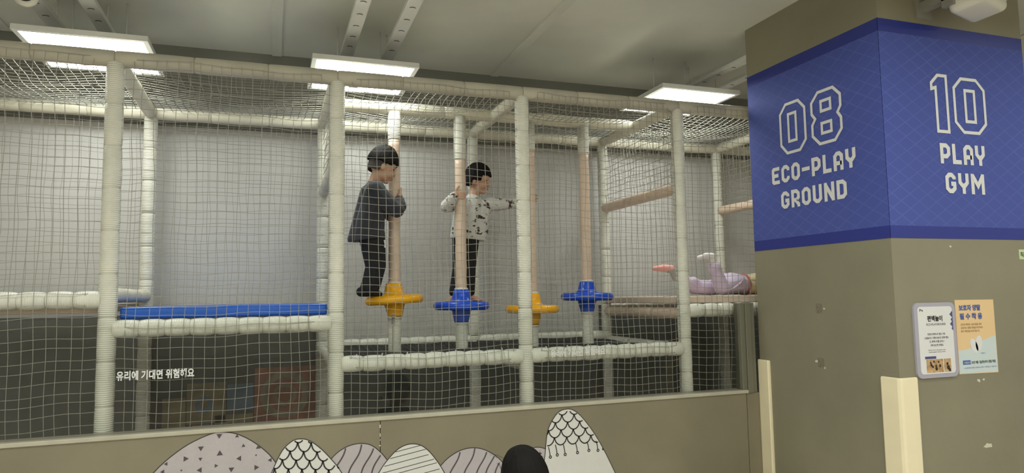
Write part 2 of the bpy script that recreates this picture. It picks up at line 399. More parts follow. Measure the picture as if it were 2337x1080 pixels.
pole(1.648, 1.480, 'yellow', 'tan pole with tilted yellow disc the boy in slate sweatshirt stands on', 2.62, (-.03, -.045))
pole(2.132, 1.430, 'blue', 'tan pole with blue disc the boy in printed sweatshirt holds', 2.50, (0, .012))
pole(2.678, 1.395, 'yellow', 'tan pole with lowest yellow disc, half behind the middle post', 2.6, (0, .012))
pole(3.132, 1.480, 'blue', 'tan pole with empty blue disc, rightmost of the four poles', 2.60, (0, .012))
cord = thing('hanging_cord', 'thin dark cord with chain shackle hanging from the left yellow disc', 'cord', (1.62, .5, .85))
own('cord', G().tube([(1.625, .515, 1.37), (1.622, .512, 1.2), (1.62, .505, 1.0), (1.617, .50, .72)], .0035, 5), 'grey_plastic', (1.62, .5, .85), cord)
ch = G()
for k in range(3):
    z = 1.372-k*.022; q = [(1.626+.010*math.cos(a), .512-(.010*math.sin(a) if k % 2 else 0), z+.014*math.sin(a)) for a in [i*math.pi/5 for i in range(11)]]
    ch.tube(q, .003, 5)
own('shackle', ch, 'steel', (1.62, .5, 1.36), cord, True)
knob = G().lathe([(.016, 0), (.016, .012), (.01, .02)], 14, (1.66, YB-.004, .70), Matrix.Rotation(math.pi/2, 3, 'X'))
tag(own('wall_hook', knob, 'black_gloss', (1.66, YB, .70), None, True), 'tiny black round hook on the dark lower wall', 'hook')

# dim printed picture board under the left deck
mb = thing('picture_board', 'dim picture board with rust and blue print under the left deck', 'picture board', (.6, YB-.03, .3))
M['p_dark'] = mat('print_dark', (.08, .075, .065), .3, .3, 6); M['p_rust'] = mat('print_rust', (.30, .12, .075), .35, .4, 9)
M['p_olive'] = mat('print_olive', (.22, .18, .10), .35, .4, 11); M['p_blue'] = mat('print_slate_blue', (.12, .17, .23), .35, .35, 9); M['p_ring'] = mat('print_ring', (.26, .21, .14), .35, .3, 12)
own('board', G().box((-.02, YB-.03, .25), (1.20, YB-.006, 1.30)), 'p_dark', (.6, YB-.03, .25), mb)
yb = YB-.032
own('rail_strip', G().box((-.02, yb-.012, 1.06), (1.2, yb+.003, 1.085)), 'p_dark', (.6, yb, 1.06), mb)
for x0, x1, z0, z1, m in ((.72, 1.17, .55, .99, 'p_rust'), (.53, .72, .68, .88, 'p_blue'), (.26, .53, .60, .90, 'p_olive'), (.10, .26, .50, .80, 'p_olive'), (.30, .42, .42, .60, 'p_rust'), (.45, .72, .40, .66, 'p_olive'), (.75, 1.15, .35, .54, 'p_olive')):
    own('picture_tile', G().box((x0+.004, yb-.004, z0+.004), (x1-.004, yb+.003, z1-.004)), m, ((x0+x1)/2, yb, z0), mb)
def flat_ring(cx, cz, r, w, y, n=28):
    g = G(); vs = []; 
    for i in range(n):
        a = 2*math.pi*i/n
        for rr in (r-w/2, r+w/2): vs.append((cx+rr*math.cos(a), y, cz+rr*math.sin(a)))
    g.add(vs, [(2*i, 2*((i+1) % n), 2*((i+1) % n)+1, 2*i+1) for i in range(n)]); return g
for cx, cz, r, w_ in ((.94, .78, .15, .05), (.94, .78, .07, .03), (.38, .74, .045, .03), (.40, .55, .04, .02)):
    own('printed_ring', flat_ring(cx, cz, r, w_, yb-.0055), 'p_ring' if r > .05 else 'p_blue', (cx, yb, cz), mb)

# ------------------------------------------------------------------ ceiling lights on tracks
def panel(xc, yc, label, z=3.03):
    t = thing('panel_light', label, 'ceiling light', (xc, yc, z+.03), 'square ceiling light panels'); h = .345
    g = G()
    for a, b in (((-h, -h), (h, -h+.028)), ((-h, h-.028), (h, h)), ((-h, -h+.028), (-h+.028, h-.028)), ((h-.028, -h+.028), (h, h-.028))):
        g.box((xc+a[0], yc+a[1], z), (xc+b[0], yc+b[1], z+.032))
    own('light_frame', g, 'light_frame', (xc, yc, z), t)
    for sx_ in (-.15, .15):
        own('hanger_rod', G().lathe([(.005, z+.028), (.005, ZC)], 8, (xc+sx_, yc+.1, 0)), 'white_metal', (xc+sx_, yc+.1, z+.03), t, True)
    own('back_plate', G().box((xc-h+.02, yc-h+.02, z+.02), (xc+h-.02, yc+h-.02, z+.03)), 'light_frame', (xc, yc, z+.02), t)
    own('diffuser', G().add([(xc-h+.027, yc-h+.027, z+.004), (xc+h-.027, yc-h+.027, z+.004), (xc+h-.027, yc+h-.027, z+.004), (xc-h+.027, yc+h-.027, z+.004)], [(0, 3, 2, 1)]), 'lamp', (xc, yc, z), t)
for xc, yc, l in ((-.22, .535, 'leftmost lit square panel light above the play frame'), (1.407, .55, 'middle lit square panel light above the play frame'), (3.915, .465, 'lit square panel light above the frame nearest the column')):
    panel(xc, yc, l)
for yc, rn in ((-2.6, 'first'), (-4.6, 'second'), (-6.6, 'third')):  # unseen aisle panels, added to fill and balance light on posts and column
    for xc, cn in ((-2.1, 'far left column'), (-.30, 'left column'), (1.46, 'middle column'), (3.2, 'right column'), (6.1, 'column beyond the pillar')):
        panel(xc, yc, 'lit square panel light over the aisle, %s row, %s' % (rn, cn), 3.195)
for nm, xs, y0, y1 in (('left', (-.475, -.195), -7.6, 1.3), ('middle', (1.322, 1.612), -7.6, 1.3), ('column-side', (4.19, 4.46), CY1+.002, 1.3)):
    for i, x in enumerate(xs):
        wdt = .044; zt_ = 3.228
        t = thing('ceiling_track', 'slotted white metal track carrying the %s panel light, its %s strip' % (nm, ('left', 'right')[i]), 'track', (x, .2, zt_), 'slotted metal ceiling tracks')
        own('channel', bevel_box((x-wdt, y0, zt_), (x+wdt, y1, zt_+.03), .004), 'white_metal', (x, .2, zt_), t)
        for k in range(7):
            y = .47-k*.19
            if y > y0+.05: own('slot', G().tube([(x-.018, y+.005, zt_-.0005), (x-.007, y-.004, zt_-.001), (x+.007, y-.004, zt_-.001), (x+.018, y+.005, zt_-.0005)], .0024, 5), 'black_gloss', (x, y, zt_), t)
        for y in (-.9, .7, -3.2, -6.2):
            if y > y0: own('hanger_rod', G().lathe([(.006, zt_+.02), (.006, ZC)], 8, (x, y, 0)), 'white_metal', (x, y, zt_+.02), t, True)
dcp = V((-.452, .04, 3.172))
dc = thing('dome_camera', 'small round camera with black lens under the left ceiling track', 'camera', dcp)
Rd = (CAM_POS-dcp+V((-.6, 0, 1.6))).to_track_quat('Z', 'Y').to_matrix()
own('housing', G().lathe([(.0615*math.sin(t), .0615*math.cos(t)) for t in [.95+i*(math.pi-.97)/14 for i in range(15)]], 32, dcp, Rd), 'white_plastic', dcp, dc, True)
own('lens_dome', G().lathe([(.058*math.sin(t), .058*math.cos(t)) for t in [.02+i*1.05/10 for i in range(11)]], 32, dcp, Rd), 'black_gloss', dcp, dc, True)
own('bracket', G().lathe([(.03, 3.20), (.03, 3.232)], 16, (dcp.x, dcp.y, 0)), 'white_plastic', (dcp.x, dcp.y, 3.2), dc, True)

# ------------------------------------------------------------------ flat lettering
Lx, Rx, B_, T_, c_ = .11, .51, .11, .89, .13
FONT = {
 'E': (.62, [[(Rx+.08, T_), (Lx+.05, T_), (Lx, T_-.06), (Lx, B_+.06), (Lx+.05, B_), (Rx+.08, B_)], [(Lx, .5), (Rx, .5)]]),
 'C': (.62, [[(Rx, .66), (Rx, T_-c_), (Rx-c_, T_), (Lx+c_, T_), (Lx, T_-c_), (Lx, B_+c_), (Lx+c_, B_), (Rx-c_, B_), (Rx, B_+c_), (Rx, .34)]]),
 'O': (.62, [[(Lx+c_, B_), (Rx-c_, B_), (Rx, B_+c_), (Rx, T_-c_), (Rx-c_, T_), (Lx+c_, T_), (Lx, T_-c_), (Lx, B_+c_), 'z']]),
 'P': (.62, [[(Lx, 0), (Lx, T_), (Rx-c_, T_), (Rx, T_-c_), (Rx, .36+c_), (Rx-c_, .36), (Lx, .36)]]),
 'L': (.56, [[(Lx, 1), (Lx, B_), (Rx+.03, B_)]]),
 'A': (.62, [[(Lx, 0), (Lx, T_-c_), (Lx+c_, T_), (Rx-c_, T_), (Rx, T_-c_), (Rx, 0)], [(Lx, .38), (Rx, .38)]]),
 'Y': (.62, [[(Lx, 1), (Lx, .55), (Lx+c_, .40), (Rx-c_, .40), (Rx, .55), (Rx, 1)], [(.31, .42), (.31, 0)]]),
 'G': (.62, [[(Rx, .68), (Rx, T_-c_), (Rx-c_, T_), (Lx+c_, T_), (Lx, T_-c_), (Lx, B_+c_), (Lx+c_, B_), (Rx-c_, B_), (Rx, B_+c_), (Rx, .46), (.32, .46)]]),
 'R': (.62, [[(Lx, 0), (Lx, T_), (Rx-c_, T_), (Rx, T_-c_), (Rx, .40+c_), (Rx-c_, .40), (Lx, .40)], [(.30, .40), (Rx, .14), (Rx, 0)]]),
 'U': (.62, [[(Lx, 1), (Lx, B_+c_), (Lx+c_, B_), (Rx-c_, B_), (Rx, B_+c_), (Rx, 1)]]),
 'N': (.66, [[(Lx, 0), (Lx, 1)], [(.55, 0), (.55, 1)], [(Lx, .92), (.55, .08)]]),
 'D': (.62, [[(Lx, B_), (Rx-c_, B_), (Rx, B_+c_), (Rx, T_-c_), (Rx-c_, T_), (Lx, T_), 'z']]),
 'M': (.80, [[(Lx, 0), (Lx, 1)], [(.69, 0), (.69, 1)], [(Lx, .93), (.40, .42), (.69, .93)]]),
 '-': (.56, [[(.02, .5), (.54, .5)]])}
def ribbon(pts, w, closed=False):
    P = [V((p[0], p[1])) for p in pts]; n = len(P); vs = []
    for i in range(n):
        a = P[i]-P[i-1] if (i > 0 or closed) else P[1]-P[0]; b = P[(i+1) % n]-P[i] if (i < n-1 or closed) else P[-1]-P[-2]
        a = a.normalized(); b = b.normalized(); na = V((-a.y, a.x)); nb = V((-b.y, b.x)); m = (na+nb)
        m = m.normalized() if m.length > 1e-6 else na; k = min(2.2, 1/max(.3, m.dot(na)))
        vs += [P[i]+m*w/2*k, P[i]-m*w/2*k]
    fs = [(2*i, 2*i+1, 2*((i+1) % n)+1, 2*((i+1) % n)) for i in range(n if closed else n-1)]
    return vs, fs
class Face:
    """a flat print surface: o origin, e direction of reading, up, n outward normal"""
    def __init__(s, o, e, n): s.o = V(o); s.e = V(e); s.n = V(n); s.up = V((0, 0, 1))
    def p(s, a, z, lift=.0015): return s.o + s.e*a + s.up*z + s.n*lift
LEFT = Face((CX0, 0, 0), (0, -1, 0), (-1, 0, 0)); RIGHT = Face((0, CY0, 0), (1, 0, 0), (0, -1, 0))
def word(parent, txt, face, a0, a1, z0, z1, stroke=.21, name='letter'):
    tw = sum(FONT[c][0] for c in txt)+.10*(len(txt)-1); h = z1-z0; sx = (a1-a0)/tw; x = 0
    for c in txt:
        wd, st = FONT[c]; g = G(); 
        for q in st:
            cl = q[-1] == 'z'; pts = [((x+p[0])*sx, p[1]*h) for p in (q[:-1] if cl else q)]
            vs, fs = ribbon(pts, stroke*h, cl); [g.add([face.p(a0+vs[j].x, z0+vs[j].y, .004+.0006*st.index(q)+.00015*fi) for j in f_], [(0, 1, 2, 3)]) for fi, f_ in enumerate(fs)]
        own(name, g, 'letter', face.p(a0+x*sx, z0), parent); x += wd+.10
def outline(parent, polys, face, w, name='numeral', m='letter'):
    g = G()
    for q in polys:
        vs, fs = ribbon(q, w, True); g.add([face.p(v.x, v.y, .004) for v in vs], fs)
    return own(name, g, m, face.p(*polys[0][0]), parent)
def octagon(x0, x1, z0, z1, c, cz=None):
    cz = cz or c; return [(x0+c, z0), (x1-c, z0), (x1, z0+cz), (x1, z1-cz), (x1-c, z1), (x0+c, z1), (x0, z1-cz), (x0, z0+cz)]
def rect(x0, x1, z0, z1): return [(x0, z0), (x1, z0), (x1, z1), (x0, z1)]
def wrap(face, a0, a1, label):
    t = thing('sign_wrap', label, 'sign', face.p((a0+a1)/2, 1.79))
    def sl(nm, z0, z1, m, lift):
        g = G(); q = [face.p(a, z, l) for l in (0, lift) for a, z in ((a0, z0), (a1, z0), (a1, z1), (a0, z1))]
        g.add(q, [(0, 1, 2, 3), (4, 5, 6, 7), (0, 1, 5, 4), (1, 2, 6, 5), (2, 3, 7, 6), (3, 0, 4, 7)]); return own(nm, g, m, (0, 0, 0) if nm == 'field' else face.p(a0, z0), t)
    sl('field', 1.858, 2.985, 'wrap', .002); sl('border_band', 1.787, 1.858, 'band', .002); sl('border_band', 2.985, 3.062, 'band', .002)
    return t
wl = wrap(LEFT, -CY1, -CY0+.002, 'blue column wrap reading 08 ECO-PLAY GROUND')
wr = wrap(RIGHT, CX0-.002, CX1, 'blue column wrap reading 10 PLAY GYM')
w8 = .019
outline(wl, [octagon(.482, .710, 2.425, 2.757, .055, .06), rect(.558, .628, 2.50, 2.685)], LEFT, w8)
outline(wl, [[(.83, 2.425), (.955, 2.425), (1.010, 2.485), (1.010, 2.555), (.985, 2.592), (1.010, 2.628), (1.010, 2.70), (.955, 2.757), (.83, 2.757), (.772, 2.70), (.772, 2.628), (.80, 2.592), (.772, 2.555), (.772, 2.485)],
             rect(.852, .930, 2.488, 2.552), rect(.852, .930, 2.630, 2.694)], LEFT, w8)
word(wl, 'ECO-PLAY', LEFT, .372, 1.106, 2.230, 2.349); word(wl, 'GROUND', LEFT, .452, 1.026, 2.053, 2.171)
outline(wr, [[(4.525, 2.422), (4.612, 2.422), (4.612, 2.76), (4.545, 2.76), (4.492, 2.71), (4.492, 2.675), (4.525, 2.685)]], RIGHT, w8)
outline(wr, [octagon(4.672, 4.920, 2.428, 2.755, .062, .06), rect(4.760, 4.836, 2.495, 2.685)], RIGHT, w8)
word(wr, 'PLAY', RIGHT, 4.525, 4.892, 2.230, 2.352); word(wr, 'GYM', RIGHT, 4.550, 4.872, 2.055, 2.178)

def text(parent, s, face, a, z, size, m, bold=0.0, align='LEFT', lift=.004, width=None, tilt=0.0, name='printed_text'):
    cu = bpy.data.curves.new('text', 'FONT'); cu.body = s; cu.size = 1; cu.align_x = align; cu.offset = bold; cu.resolution_u = 3
    o = bpy.data.objects.new('text_tmp', cu); COL.objects.link(o); bpy.context.view_layer.update()
    me = bpy.data.meshes.new_from_object(o.evaluated_get(bpy.context.evaluated_depsgraph_get()))
    bpy.data.objects.remove(o); sx = size
    if width and len(me.vertices):
        xs = [v.co.x for v in me.vertices]; sx = width/(max(xs)-min(xs))
    base = face.p(a, z, lift)
    for v in me.vertices: 
        x, y = v.co.x*sx, v.co.y*size; v.co = face.e*x + face.up*(y+x*tilt)
    me.materials.append(M[m]); return obj(name, me, None, parent, base)

# ------------------------------------------------------------------ posters, tags, marks on the column
def rrect(x0, x1, z0, z1, r, n=5):
    q = []
    for cx, cz, a0 in ((x1-r, z0+r, -90), (x1-r, z1-r, 0), (x0+r, z1-r, 90), (x0+r, z0+r, 180)):
        for i in range(n+1): a = math.radians(a0+90*i/n); q.append((cx+r*math.cos(a), cz+r*math.sin(a)))
    return q
def slab(q, face, l0, l1):
    n = len(q); g = G(); g.add([face.p(a, z, l0) for a, z in q]+[face.p(a, z, l1) for a, z in q], [tuple(range(n)), tuple(range(n, 2*n))]+[(i, (i+1) % n, n+(i+1) % n, n+i) for i in range(n)]); return g
ib = thing('info_board', 'white information board with rounded lilac-grey frame on the column', 'sign board', RIGHT.p(4.39, 1.0))
own('frame', slab(rrect(4.232, 4.545, 1.0, 1.42, .035), RIGHT, 0, .012), 'board_frame', RIGHT.p(4.39, 1.0), ib)
own('sheet', slab(rrect(4.258, 4.520, 1.022, 1.398, .02), RIGHT, .012, .0135), 'paper', RIGHT.p(4.39, 1.02), ib)
lf = .0145
text(ib, 'P·n', RIGHT, 4.272, 1.372, .02, 'ink', .03, lift=lf)
text(ib, '편백놀이', RIGHT, 4.385, 1.318, .034, 'ink', .035, 'CENTER', lf, width=.115)
text(ib, 'ECO-PLAYGROUND', RIGHT, 4.390, 1.292, .018, 'ink', 0, 'CENTER', lf, width=.145)
for i, (s_, wd) in enumerate((('천연의 편백나무 향도 가득', .135), ('소꿉놀이도 각종의 놀이도 함께 해요.', .185), ('단, 편백나무를 입이나', .11), ('코에 넣으면 안돼요.', .10))):
    text(ib, s_, RIGHT, 4.388, 1.238-i*.0205, .0135, 'ink', .01, 'CENTER', lf, width=wd)
for i, (s_, wd) in enumerate((('Feel the nature with cypress cubes', .13), ('and play together with your friends', .125))):
    text(ib, s_, RIGHT, 4.385, 1.152-i*.011, .009, 'ink', 0, 'CENTER', lf, width=wd)
own('caption_bar', slab(rect(4.292, 4.375, 1.106, 1.120), RIGHT, .0135, .0142), 'print_navy', RIGHT.p(4.3, 1.1), ib)
for a0, a1 in ((4.300, 4.425), (4.432, 4.485)):
    own('photo_print', slab(rect(a0, a1, 1.03, 1.103), RIGHT, .0135, .0142), 'photo_tan', RIGHT.p(a0, 1.03), ib)
for cx, cz, r in ((4.33, 1.085, .006), (4.335, 1.072, .008), (4.355, 1.09, .006), (4.37, 1.066, .007), (4.372, 1.05, .010), (4.39, 1.088, .006), (4.40, 1.066, .008), (4.345, 1.062, .007), (4.456, 1.075, .008), (4.462, 1.054, .012), (4.472, 1.04, .009)):
    q = [(cx+r*math.cos(i), cz+r*1.1*math.sin(i)) for i in [k*math.pi/4 for k in range(8)]]; fg = G().add([RIGHT.p(a, z, .0148) for a, z in q], [tuple(range(8))])
    own('printed_figure', fg, 'ink', RIGHT.p(cx, cz), ib)
for i, z in enumerate((1.352, 1.322, 1.297, 1.272)):
    h = (.02, .014, .02, .012)[i]; g = G(); g.add([RIGHT.p(4.520, z+h, lf), RIGHT.p(4.520-h*1.1, z, lf), RIGHT.p(4.520, z-h, lf)], [(0, 1, 2)]); own('triangle_mark', g, 'print_navy', RIGHT.p(4.52, z), ib)
ps = thing('paper_poster', 'peach and pale blue paper poster beside the information board', 'poster', RIGHT.p(4.71, 1.005))
own('sheet', slab([(4.560, 1.008), (4.872, 1.004), (4.872, 1.43), (4.562, 1.432)], RIGHT, .0, .002), 'paper_orange', RIGHT.p(4.71, 1.005), ps)
wave = [(4.562, 1.145), (4.60, 1.142), (4.66, 1.152), (4.72, 1.185), (4.78, 1.198), (4.84, 1.215), (4.868, 1.218)]
own('print_area', slab([(4.564, 1.012), (4.868, 1.008)]+wave[::-1], RIGHT, .002, .0026), 'paper_blue', RIGHT.p(4.71, 1.01), ps)
text(ps, '보호자 양말', RIGHT, 4.588, 1.372, .036, 'print_blue', .035, 'LEFT', .0036, width=.172)
text(ps, '필 수 착 용', RIGHT, 4.590, 1.322, .038, 'print_blue', .035, 'LEFT', .0036, width=.180)
for i, (s_, wd) in enumerate((('안전과 쾌적한 시설이용을 위해', .165), ('보호자는 양말 착용을 해 주셔야', .175), ('필수 착용임을 안내드립니다.', .148))):
    text(ps, s_, RIGHT, 4.594, 1.284-i*.019, .0135, 'print_brown', .008, 'LEFT', .0036, width=wd)
for cx, cz, rot, sz in ((4.69, 1.165, .45, 1.0), (4.728, 1.178, -.15, 1.0)):
    q = []
    for i in range(18):
        a = 2*math.pi*i/18; x = .026*math.cos(a); z = .046*math.sin(a); q.append((cx+x*math.cos(rot)-z*math.sin(rot), cz+x*math.sin(rot)+z*math.cos(rot)))
    own('sock_picture', slab(q, RIGHT, .0026, .0034), 'paper', RIGHT.p(cx, cz), ps)
text(ps, '< 예시 >', RIGHT, 4.735, 1.117, .009, 'print_blue', .01, 'LEFT', .0036, width=.04)
own('label_box', slab(rect(4.592, 4.652, 1.060, 1.084), RIGHT, .0026, .0032), 'print_blue', RIGHT.p(4.6, 1.06), ps)
text(ps, '시행일자', RIGHT, 4.597, 1.066, .014, 'paper_blue', .01, 'LEFT', .0038, width=.05)
text(ps, '22년 9월 1일(목)부터 양말 착용', RIGHT, 4.658, 1.064, .018, 'ink', .02, 'LEFT', .0036, width=.195)
text(ps, '※ 보호자용 양말은 안내데스크에서 구매하실 수 있습니다.', RIGHT, 4.598, 1.037, .0095, 'print_blue', 0, 'LEFT', .0036, width=.262)
tg = thing('paper_tag', 'small pale green tag at the right edge of the column', 'tag', RIGHT.p(5.16, 1.67))
own('tag_sheet', slab(rect(5.122, 5.21, 1.668, 1.728), RIGHT, 0, .002), 'green_tag', RIGHT.p(5.16, 1.67), tg)
text(tg, '직원', RIGHT, 5.130, 1.684, .034, 'ink', .02, 'LEFT', .003)
def blotch(cx, cz, r, n=9, sx=1.0, seed=0):
    rd = random.Random(seed); return [(cx+sx*r*(.55+.6*rd.random())*math.cos(2*math.pi*i/n), cz+r*(.55+.6*rd.random())*math.sin(2*math.pi*i/n)) for i in range(n)]
for i, (a, z) in enumerate(((.742, 1.388), (.735, 1.047))):
    o = own('tape_residue', slab([(a-.027, z-.026), (a-.005, z-.034), (a+.024, z-.028), (a+.026, z+.012), (a+.022, z+.030), (a-.025, z+.028)], LEFT, 0, .0012), 'residue', LEFT.p(a, z))
    tag(o, ('upper' if i == 0 else 'lower') + ' dark square patch of old tape residue on the column', 'tape mark', 'tape marks on the column')
for i, (fc, a, z, r, s_, lab) in enumerate(((LEFT, .70, 1.052, .010, 1.6, 'white chip left of the lower tape mark'), (LEFT, .765, 1.015, .007, 1.2, 'white chip under the lower tape mark'), (LEFT, .785, 1.385, .006, 1.5, 'pale fleck right of the upper tape mark'),
        (RIGHT, 4.75, .593, .016, 2.4, 'broad white scrape low on the column right of the foam guard'), (RIGHT, 4.71, .965, .010, 1.4, 'white scuff just under the posters'), (RIGHT, 4.75, .968, .007, 1.2, 'small white fleck right of the scuff under the posters'), (RIGHT, 4.56, 1.742, .007, 1.5, 'white fleck below the navy border of the wrap'))):
    o = own('paint_scuff', slab(blotch(a, z, r, 9, s_, i), fc, 0, .001), 'scuff', fc.p(a, z)); tag(o, lab + ' of the olive paint', 'scuff')

# foam corner guards
def guard(corner, sx, sy, label, wd=.118, th=.016, top=1.01):
    x, y = corner; g = G()
    # L section outside the corner, rounded
    sec = [(0, 0), (0, wd*sy), (th*sx*.2, wd*sy*1.06), (th*sx, wd*sy)]
    o = th; q = [V((x, y+wd*sy)), V((x-sx*o*.7, y+wd*sy)), V((x-sx*o, y+wd*sy-sy*.008)), V((x-sx*o, y+sy*.004)), V((x-sx*o*.6, y-sy*o*.6)), V((x+sx*.004, y-sy*o)), V((x+wd*sx-sx*.008, y-sy*o)), V((x+wd*sx, y-sy*o*.7)), V((x+wd*sx, y)), V((x, y))]
    cx = sum(p.x for p in q)/len(q); cy = sum(p.y for p in q)/len(q); n = len(q)
    zs = [(0, 1), (top-.012, 1), (top-.004, .985), (top, .95)]
    vs = [(cx+(p.x-cx)*k if z > top-.01 else p.x, cy+(p.y-cy)*k if z > top-.01 else p.y, z) for z, k in zs for p in q]
    g.add(vs, [(i*n+k, i*n+(k+1) % n, (i+1)*n+(k+1) % n, (i+1)*n+k) for i in range(3) for k in range(n)]+[tuple(range(n)), tuple(3*n+k for k in range(n))])
    t = own('corner_guard', g, 'cream', (x, y, 0)); return tag(t, label, 'corner guard', 'cream foam corner guards')
guard((CX0, CY0), 1, 1, 'cream foam guard on the near corner of the column, below the posters')
guard((CX0, CY1-.0), 1, -1, 'narrow cream foam guard on the column beside the glass screen', wd=.105, th=.02, top=1.02)

# loudspeaker on the column
sp = thing('wall_speaker', 'white box loudspeaker on a bracket high on the column', 'speaker', (4.66, CY0, 3.1))
sg = bevel_box((-.15, -.10, 0), (.15, .10, .34), .035, 4)
Rz = Matrix.Rotation(.28, 3, 'Z') @ Matrix.Rotation(-.12, 3, 'X')
def orient(g, R, o):
    h = G(); h.v = [tuple(R @ V(p) + V(o)) for p in g.v]; h.f = g.f; return h
so = (4.60, -1.555, 3.055)
own('cabinet', orient(sg, Rz, so), 'white_plastic', so, sp, True)
own('grille', orient(bevel_box((-.125, -.108, .05), (.125, -.099, .32), .004), Rz, so), 'white_plastic', so, sp)
own('badge', orient(bevel_box((.03, -.112, .082), (.09, -.107, .104), .002), Rz, so), 'grey_plastic', so, sp)
own('bracket', G().box((4.42, -1.50, 3.13), (4.48, CY0, 3.18)).box((4.40, -1.33, 3.09), (4.52, CY0, 3.27)).box((4.42, -1.54, 3.09), (4.46, -1.47, 3.21)), 'grey_plastic', (4.43, CY0, 3.06), sp)

# ------------------------------------------------------------------ words on the glass
GF = Face((0, WY+.029, 0), (1, 0, 0), (0, -1, 0))
for a, z, wd, lab in ((.073, 1.092, .372, 'white Korean warning lettering on the glass under the blue mat'), (2.524, 1.105, .385, 'white Korean warning lettering on the glass before the right floor rail')):
    o = text(None, '유리에 기대면 위험해요', GF, a, z, .052, 'letter', .03 if a < 1 else .008, 'LEFT', .0008, width=wd, name='glass_lettering'); tag(o, lab, 'lettering')

# ------------------------------------------------------------------ hill stickers on the low wall
LW = Face((0, WY, 0), (1, 0, 0), (0, -1, 0))
def smooth_pts(p, n=5):
    out = []
    for i in range(len(p)-1):
        p0 = p[max(i-1, 0)]; p1 = p[i]; p2 = p[i+1]; p3 = p[min(i+2, len(p)-1)]
        for k in range(n):
            t = k/n; out.append(tuple(.5*((2*p1[j])+(-p0[j]+p2[j])*t+(2*p0[j]-5*p1[j]+4*p2[j]-p3[j])*t*t+(-p0[j]+3*p1[j]-3*p2[j]+p3[j])*t**3) for j in (0, 1)))
    return out+[p[-1]]
def inside(q, pt):
    r = False; n = len(q)
    for i in range(n):
        a, b = q[i], q[i-1]
        if (a[1] > pt[1]) != (b[1] > pt[1]) and pt[0] < (b[0]-a[0])*(pt[1]-a[1])/(b[1]-a[1])+a[0]: r = not r
    return r
def hill(pts, m, label, layer):
    q = smooth_pts(pts); t = thing('hill_sticker', label, 'wall sticker', LW.p((q[0][0]+q[-1][0])/2, q[0][1]), 'hill stickers on the low wall'); l = .0012+layer*.0016
    own('sticker_sheet', slab(q, LW, 0, l), m, LW.p(*q[0]), t)
    vs, fs = ribbon(q, .0045); own('outline', G().add([LW.p(v.x, v.y, l+.0006) for v in vs], fs), 'ink', LW.p(*q[0]), t)
    t['_l'] = 0; del t['_l']; return t, q, l+.0006
def strokes(t, lines, w, q, l, m='ink', name='ink_line'):
    g = G()
    for ln in lines:
        run = []
        for p in ln:
            if inside(q, p): run.append(p)
            else:
                if len(run) > 1: g.add(*(lambda r: ([LW.p(v.x, v.y, l) for v in r[0]], r[1]))(ribbon(run, w)))
                run = []
        if len(run) > 1: g.add(*(lambda r: ([LW.p(v.x, v.y, l) for v in r[0]], r[1]))(ribbon(run, w)))
    if g.v: own(name, g, m, LW.p(*q[0]), t)
A, qa, la = hill([(.02, .12), (.16, .45), (.266, .608), (.40, .722), (.53, .782), (.60, .789), (.68, .768), (.77, .71), (.85, .63), (.91, .52), (1.0, .3), (1.05, .12)], 'lav_sticker', 'large lavender hill sticker with scattered dark triangles on the low wall', 0)
tri = [(.489, .714, 1), (.579, .772, 1), (.668, .762, .7), (.785, .708, .9), (.701, .708, .7), (.583, .677, 1.1), (.682, .643, 1), (.415, .665, 1), (.488, .658, .7), (.766, .653, .4), (.84, .620, .8), (.332, .661, .7), (.565, .615, .7), (.487, .6, 1), (.642, .59, 1), (.767, .587, 1), (.397, .607, .4), (.309, .608, .8), (.43, .53, 1), (.57, .5, .8), (.3, .5, 1), (.71, .47, 1), (.36, .40, .8), (.55, .38, 1), (.22, .36, .9)]
for i, (x, z, s_) in enumerate(tri):
    if not all(inside(qa, (x+.015*s_*math.cos(t_), z+.015*s_*math.sin(t_))) for t_ in (0, 1.57, 3.14, 4.71)): z -= .014; x -= .008
    a = random.choice((0, .5, 1.05, 1.6)); r = .0165*s_
    own('triangle', G().add([LW.p(x+r*math.cos(a+k*2.094), z+r*math.sin(a+k*2.094), la+.0004) for k in range(3)], [(0, 1, 2)]), 'ink_purple', LW.p(x, z), A)
def scales(q, l, t, x0, x1, ztop, zbot, w=.072, h=.048, lean=-.10, tails=False):
    rows = int((ztop-zbot)/h)+1; ln = []
    for r in range(rows):
        z = ztop-r*h; off = (r % 2)*w/2 - r*.004
        n = int((x1-x0)/w)+2
        for k in range(-1, n):
            cx = x0+k*w+off; ln.append([(cx-w/2+w*i/10, z+lean*(cx-(x0+x1)/2)-(h*math.sin(math.pi*i/10)**.55 if 0 < i < 10 else 0)) for i in range(11)])
    strokes(t, ln, .0078, q, l)
Cc, qc, lc = hill([(1.0, .12), (1.1, .48), (1.162, .593), (1.24, .652), (1.331, .668), (1.41, .638), (1.494, .538), (1.56, .38), (1.62, .12)], 'lav_sticker', 'lavender hill sticker with wavy lines right of the narrow scaled hill', 0)
wv = lambda x, z, L: [(x-.045*(1-math.cos(math.pi*min(1, k/9)))-(.02*math.sin(k*.5)), z-L*k/22) for k in range(23)]
def waves(xs, zt): return [[(x-.085*(1/(1+math.exp(-((k/30)-.28)*14))) - .055*(1/(1+math.exp(-((k/30)-.75)*14))), zt-.42*k/30) for k in range(31)] for x in xs]
strokes(Cc, waves((1.25, 1.337, 1.41, 1.47, 1.53, 1.60), .69), .0085, qc, lc, 'ink_purple', 'wavy_line')
Bb, qb, lb = hill([(.72, .12), (.80, .42), (.848, .552), (.90, .662), (.95, .71), (.99, .721), (1.04, .710), (1.10, .665), (1.16, .60), (1.222, .515), (1.32, .32), (1.40, .12)], 'white_sticker', 'narrow white hill sticker covered in black scale pattern, beside the large lavender hill', 1)
scales(qb, lb, Bb, .70, 1.42, .74, .14, lean=-.12)
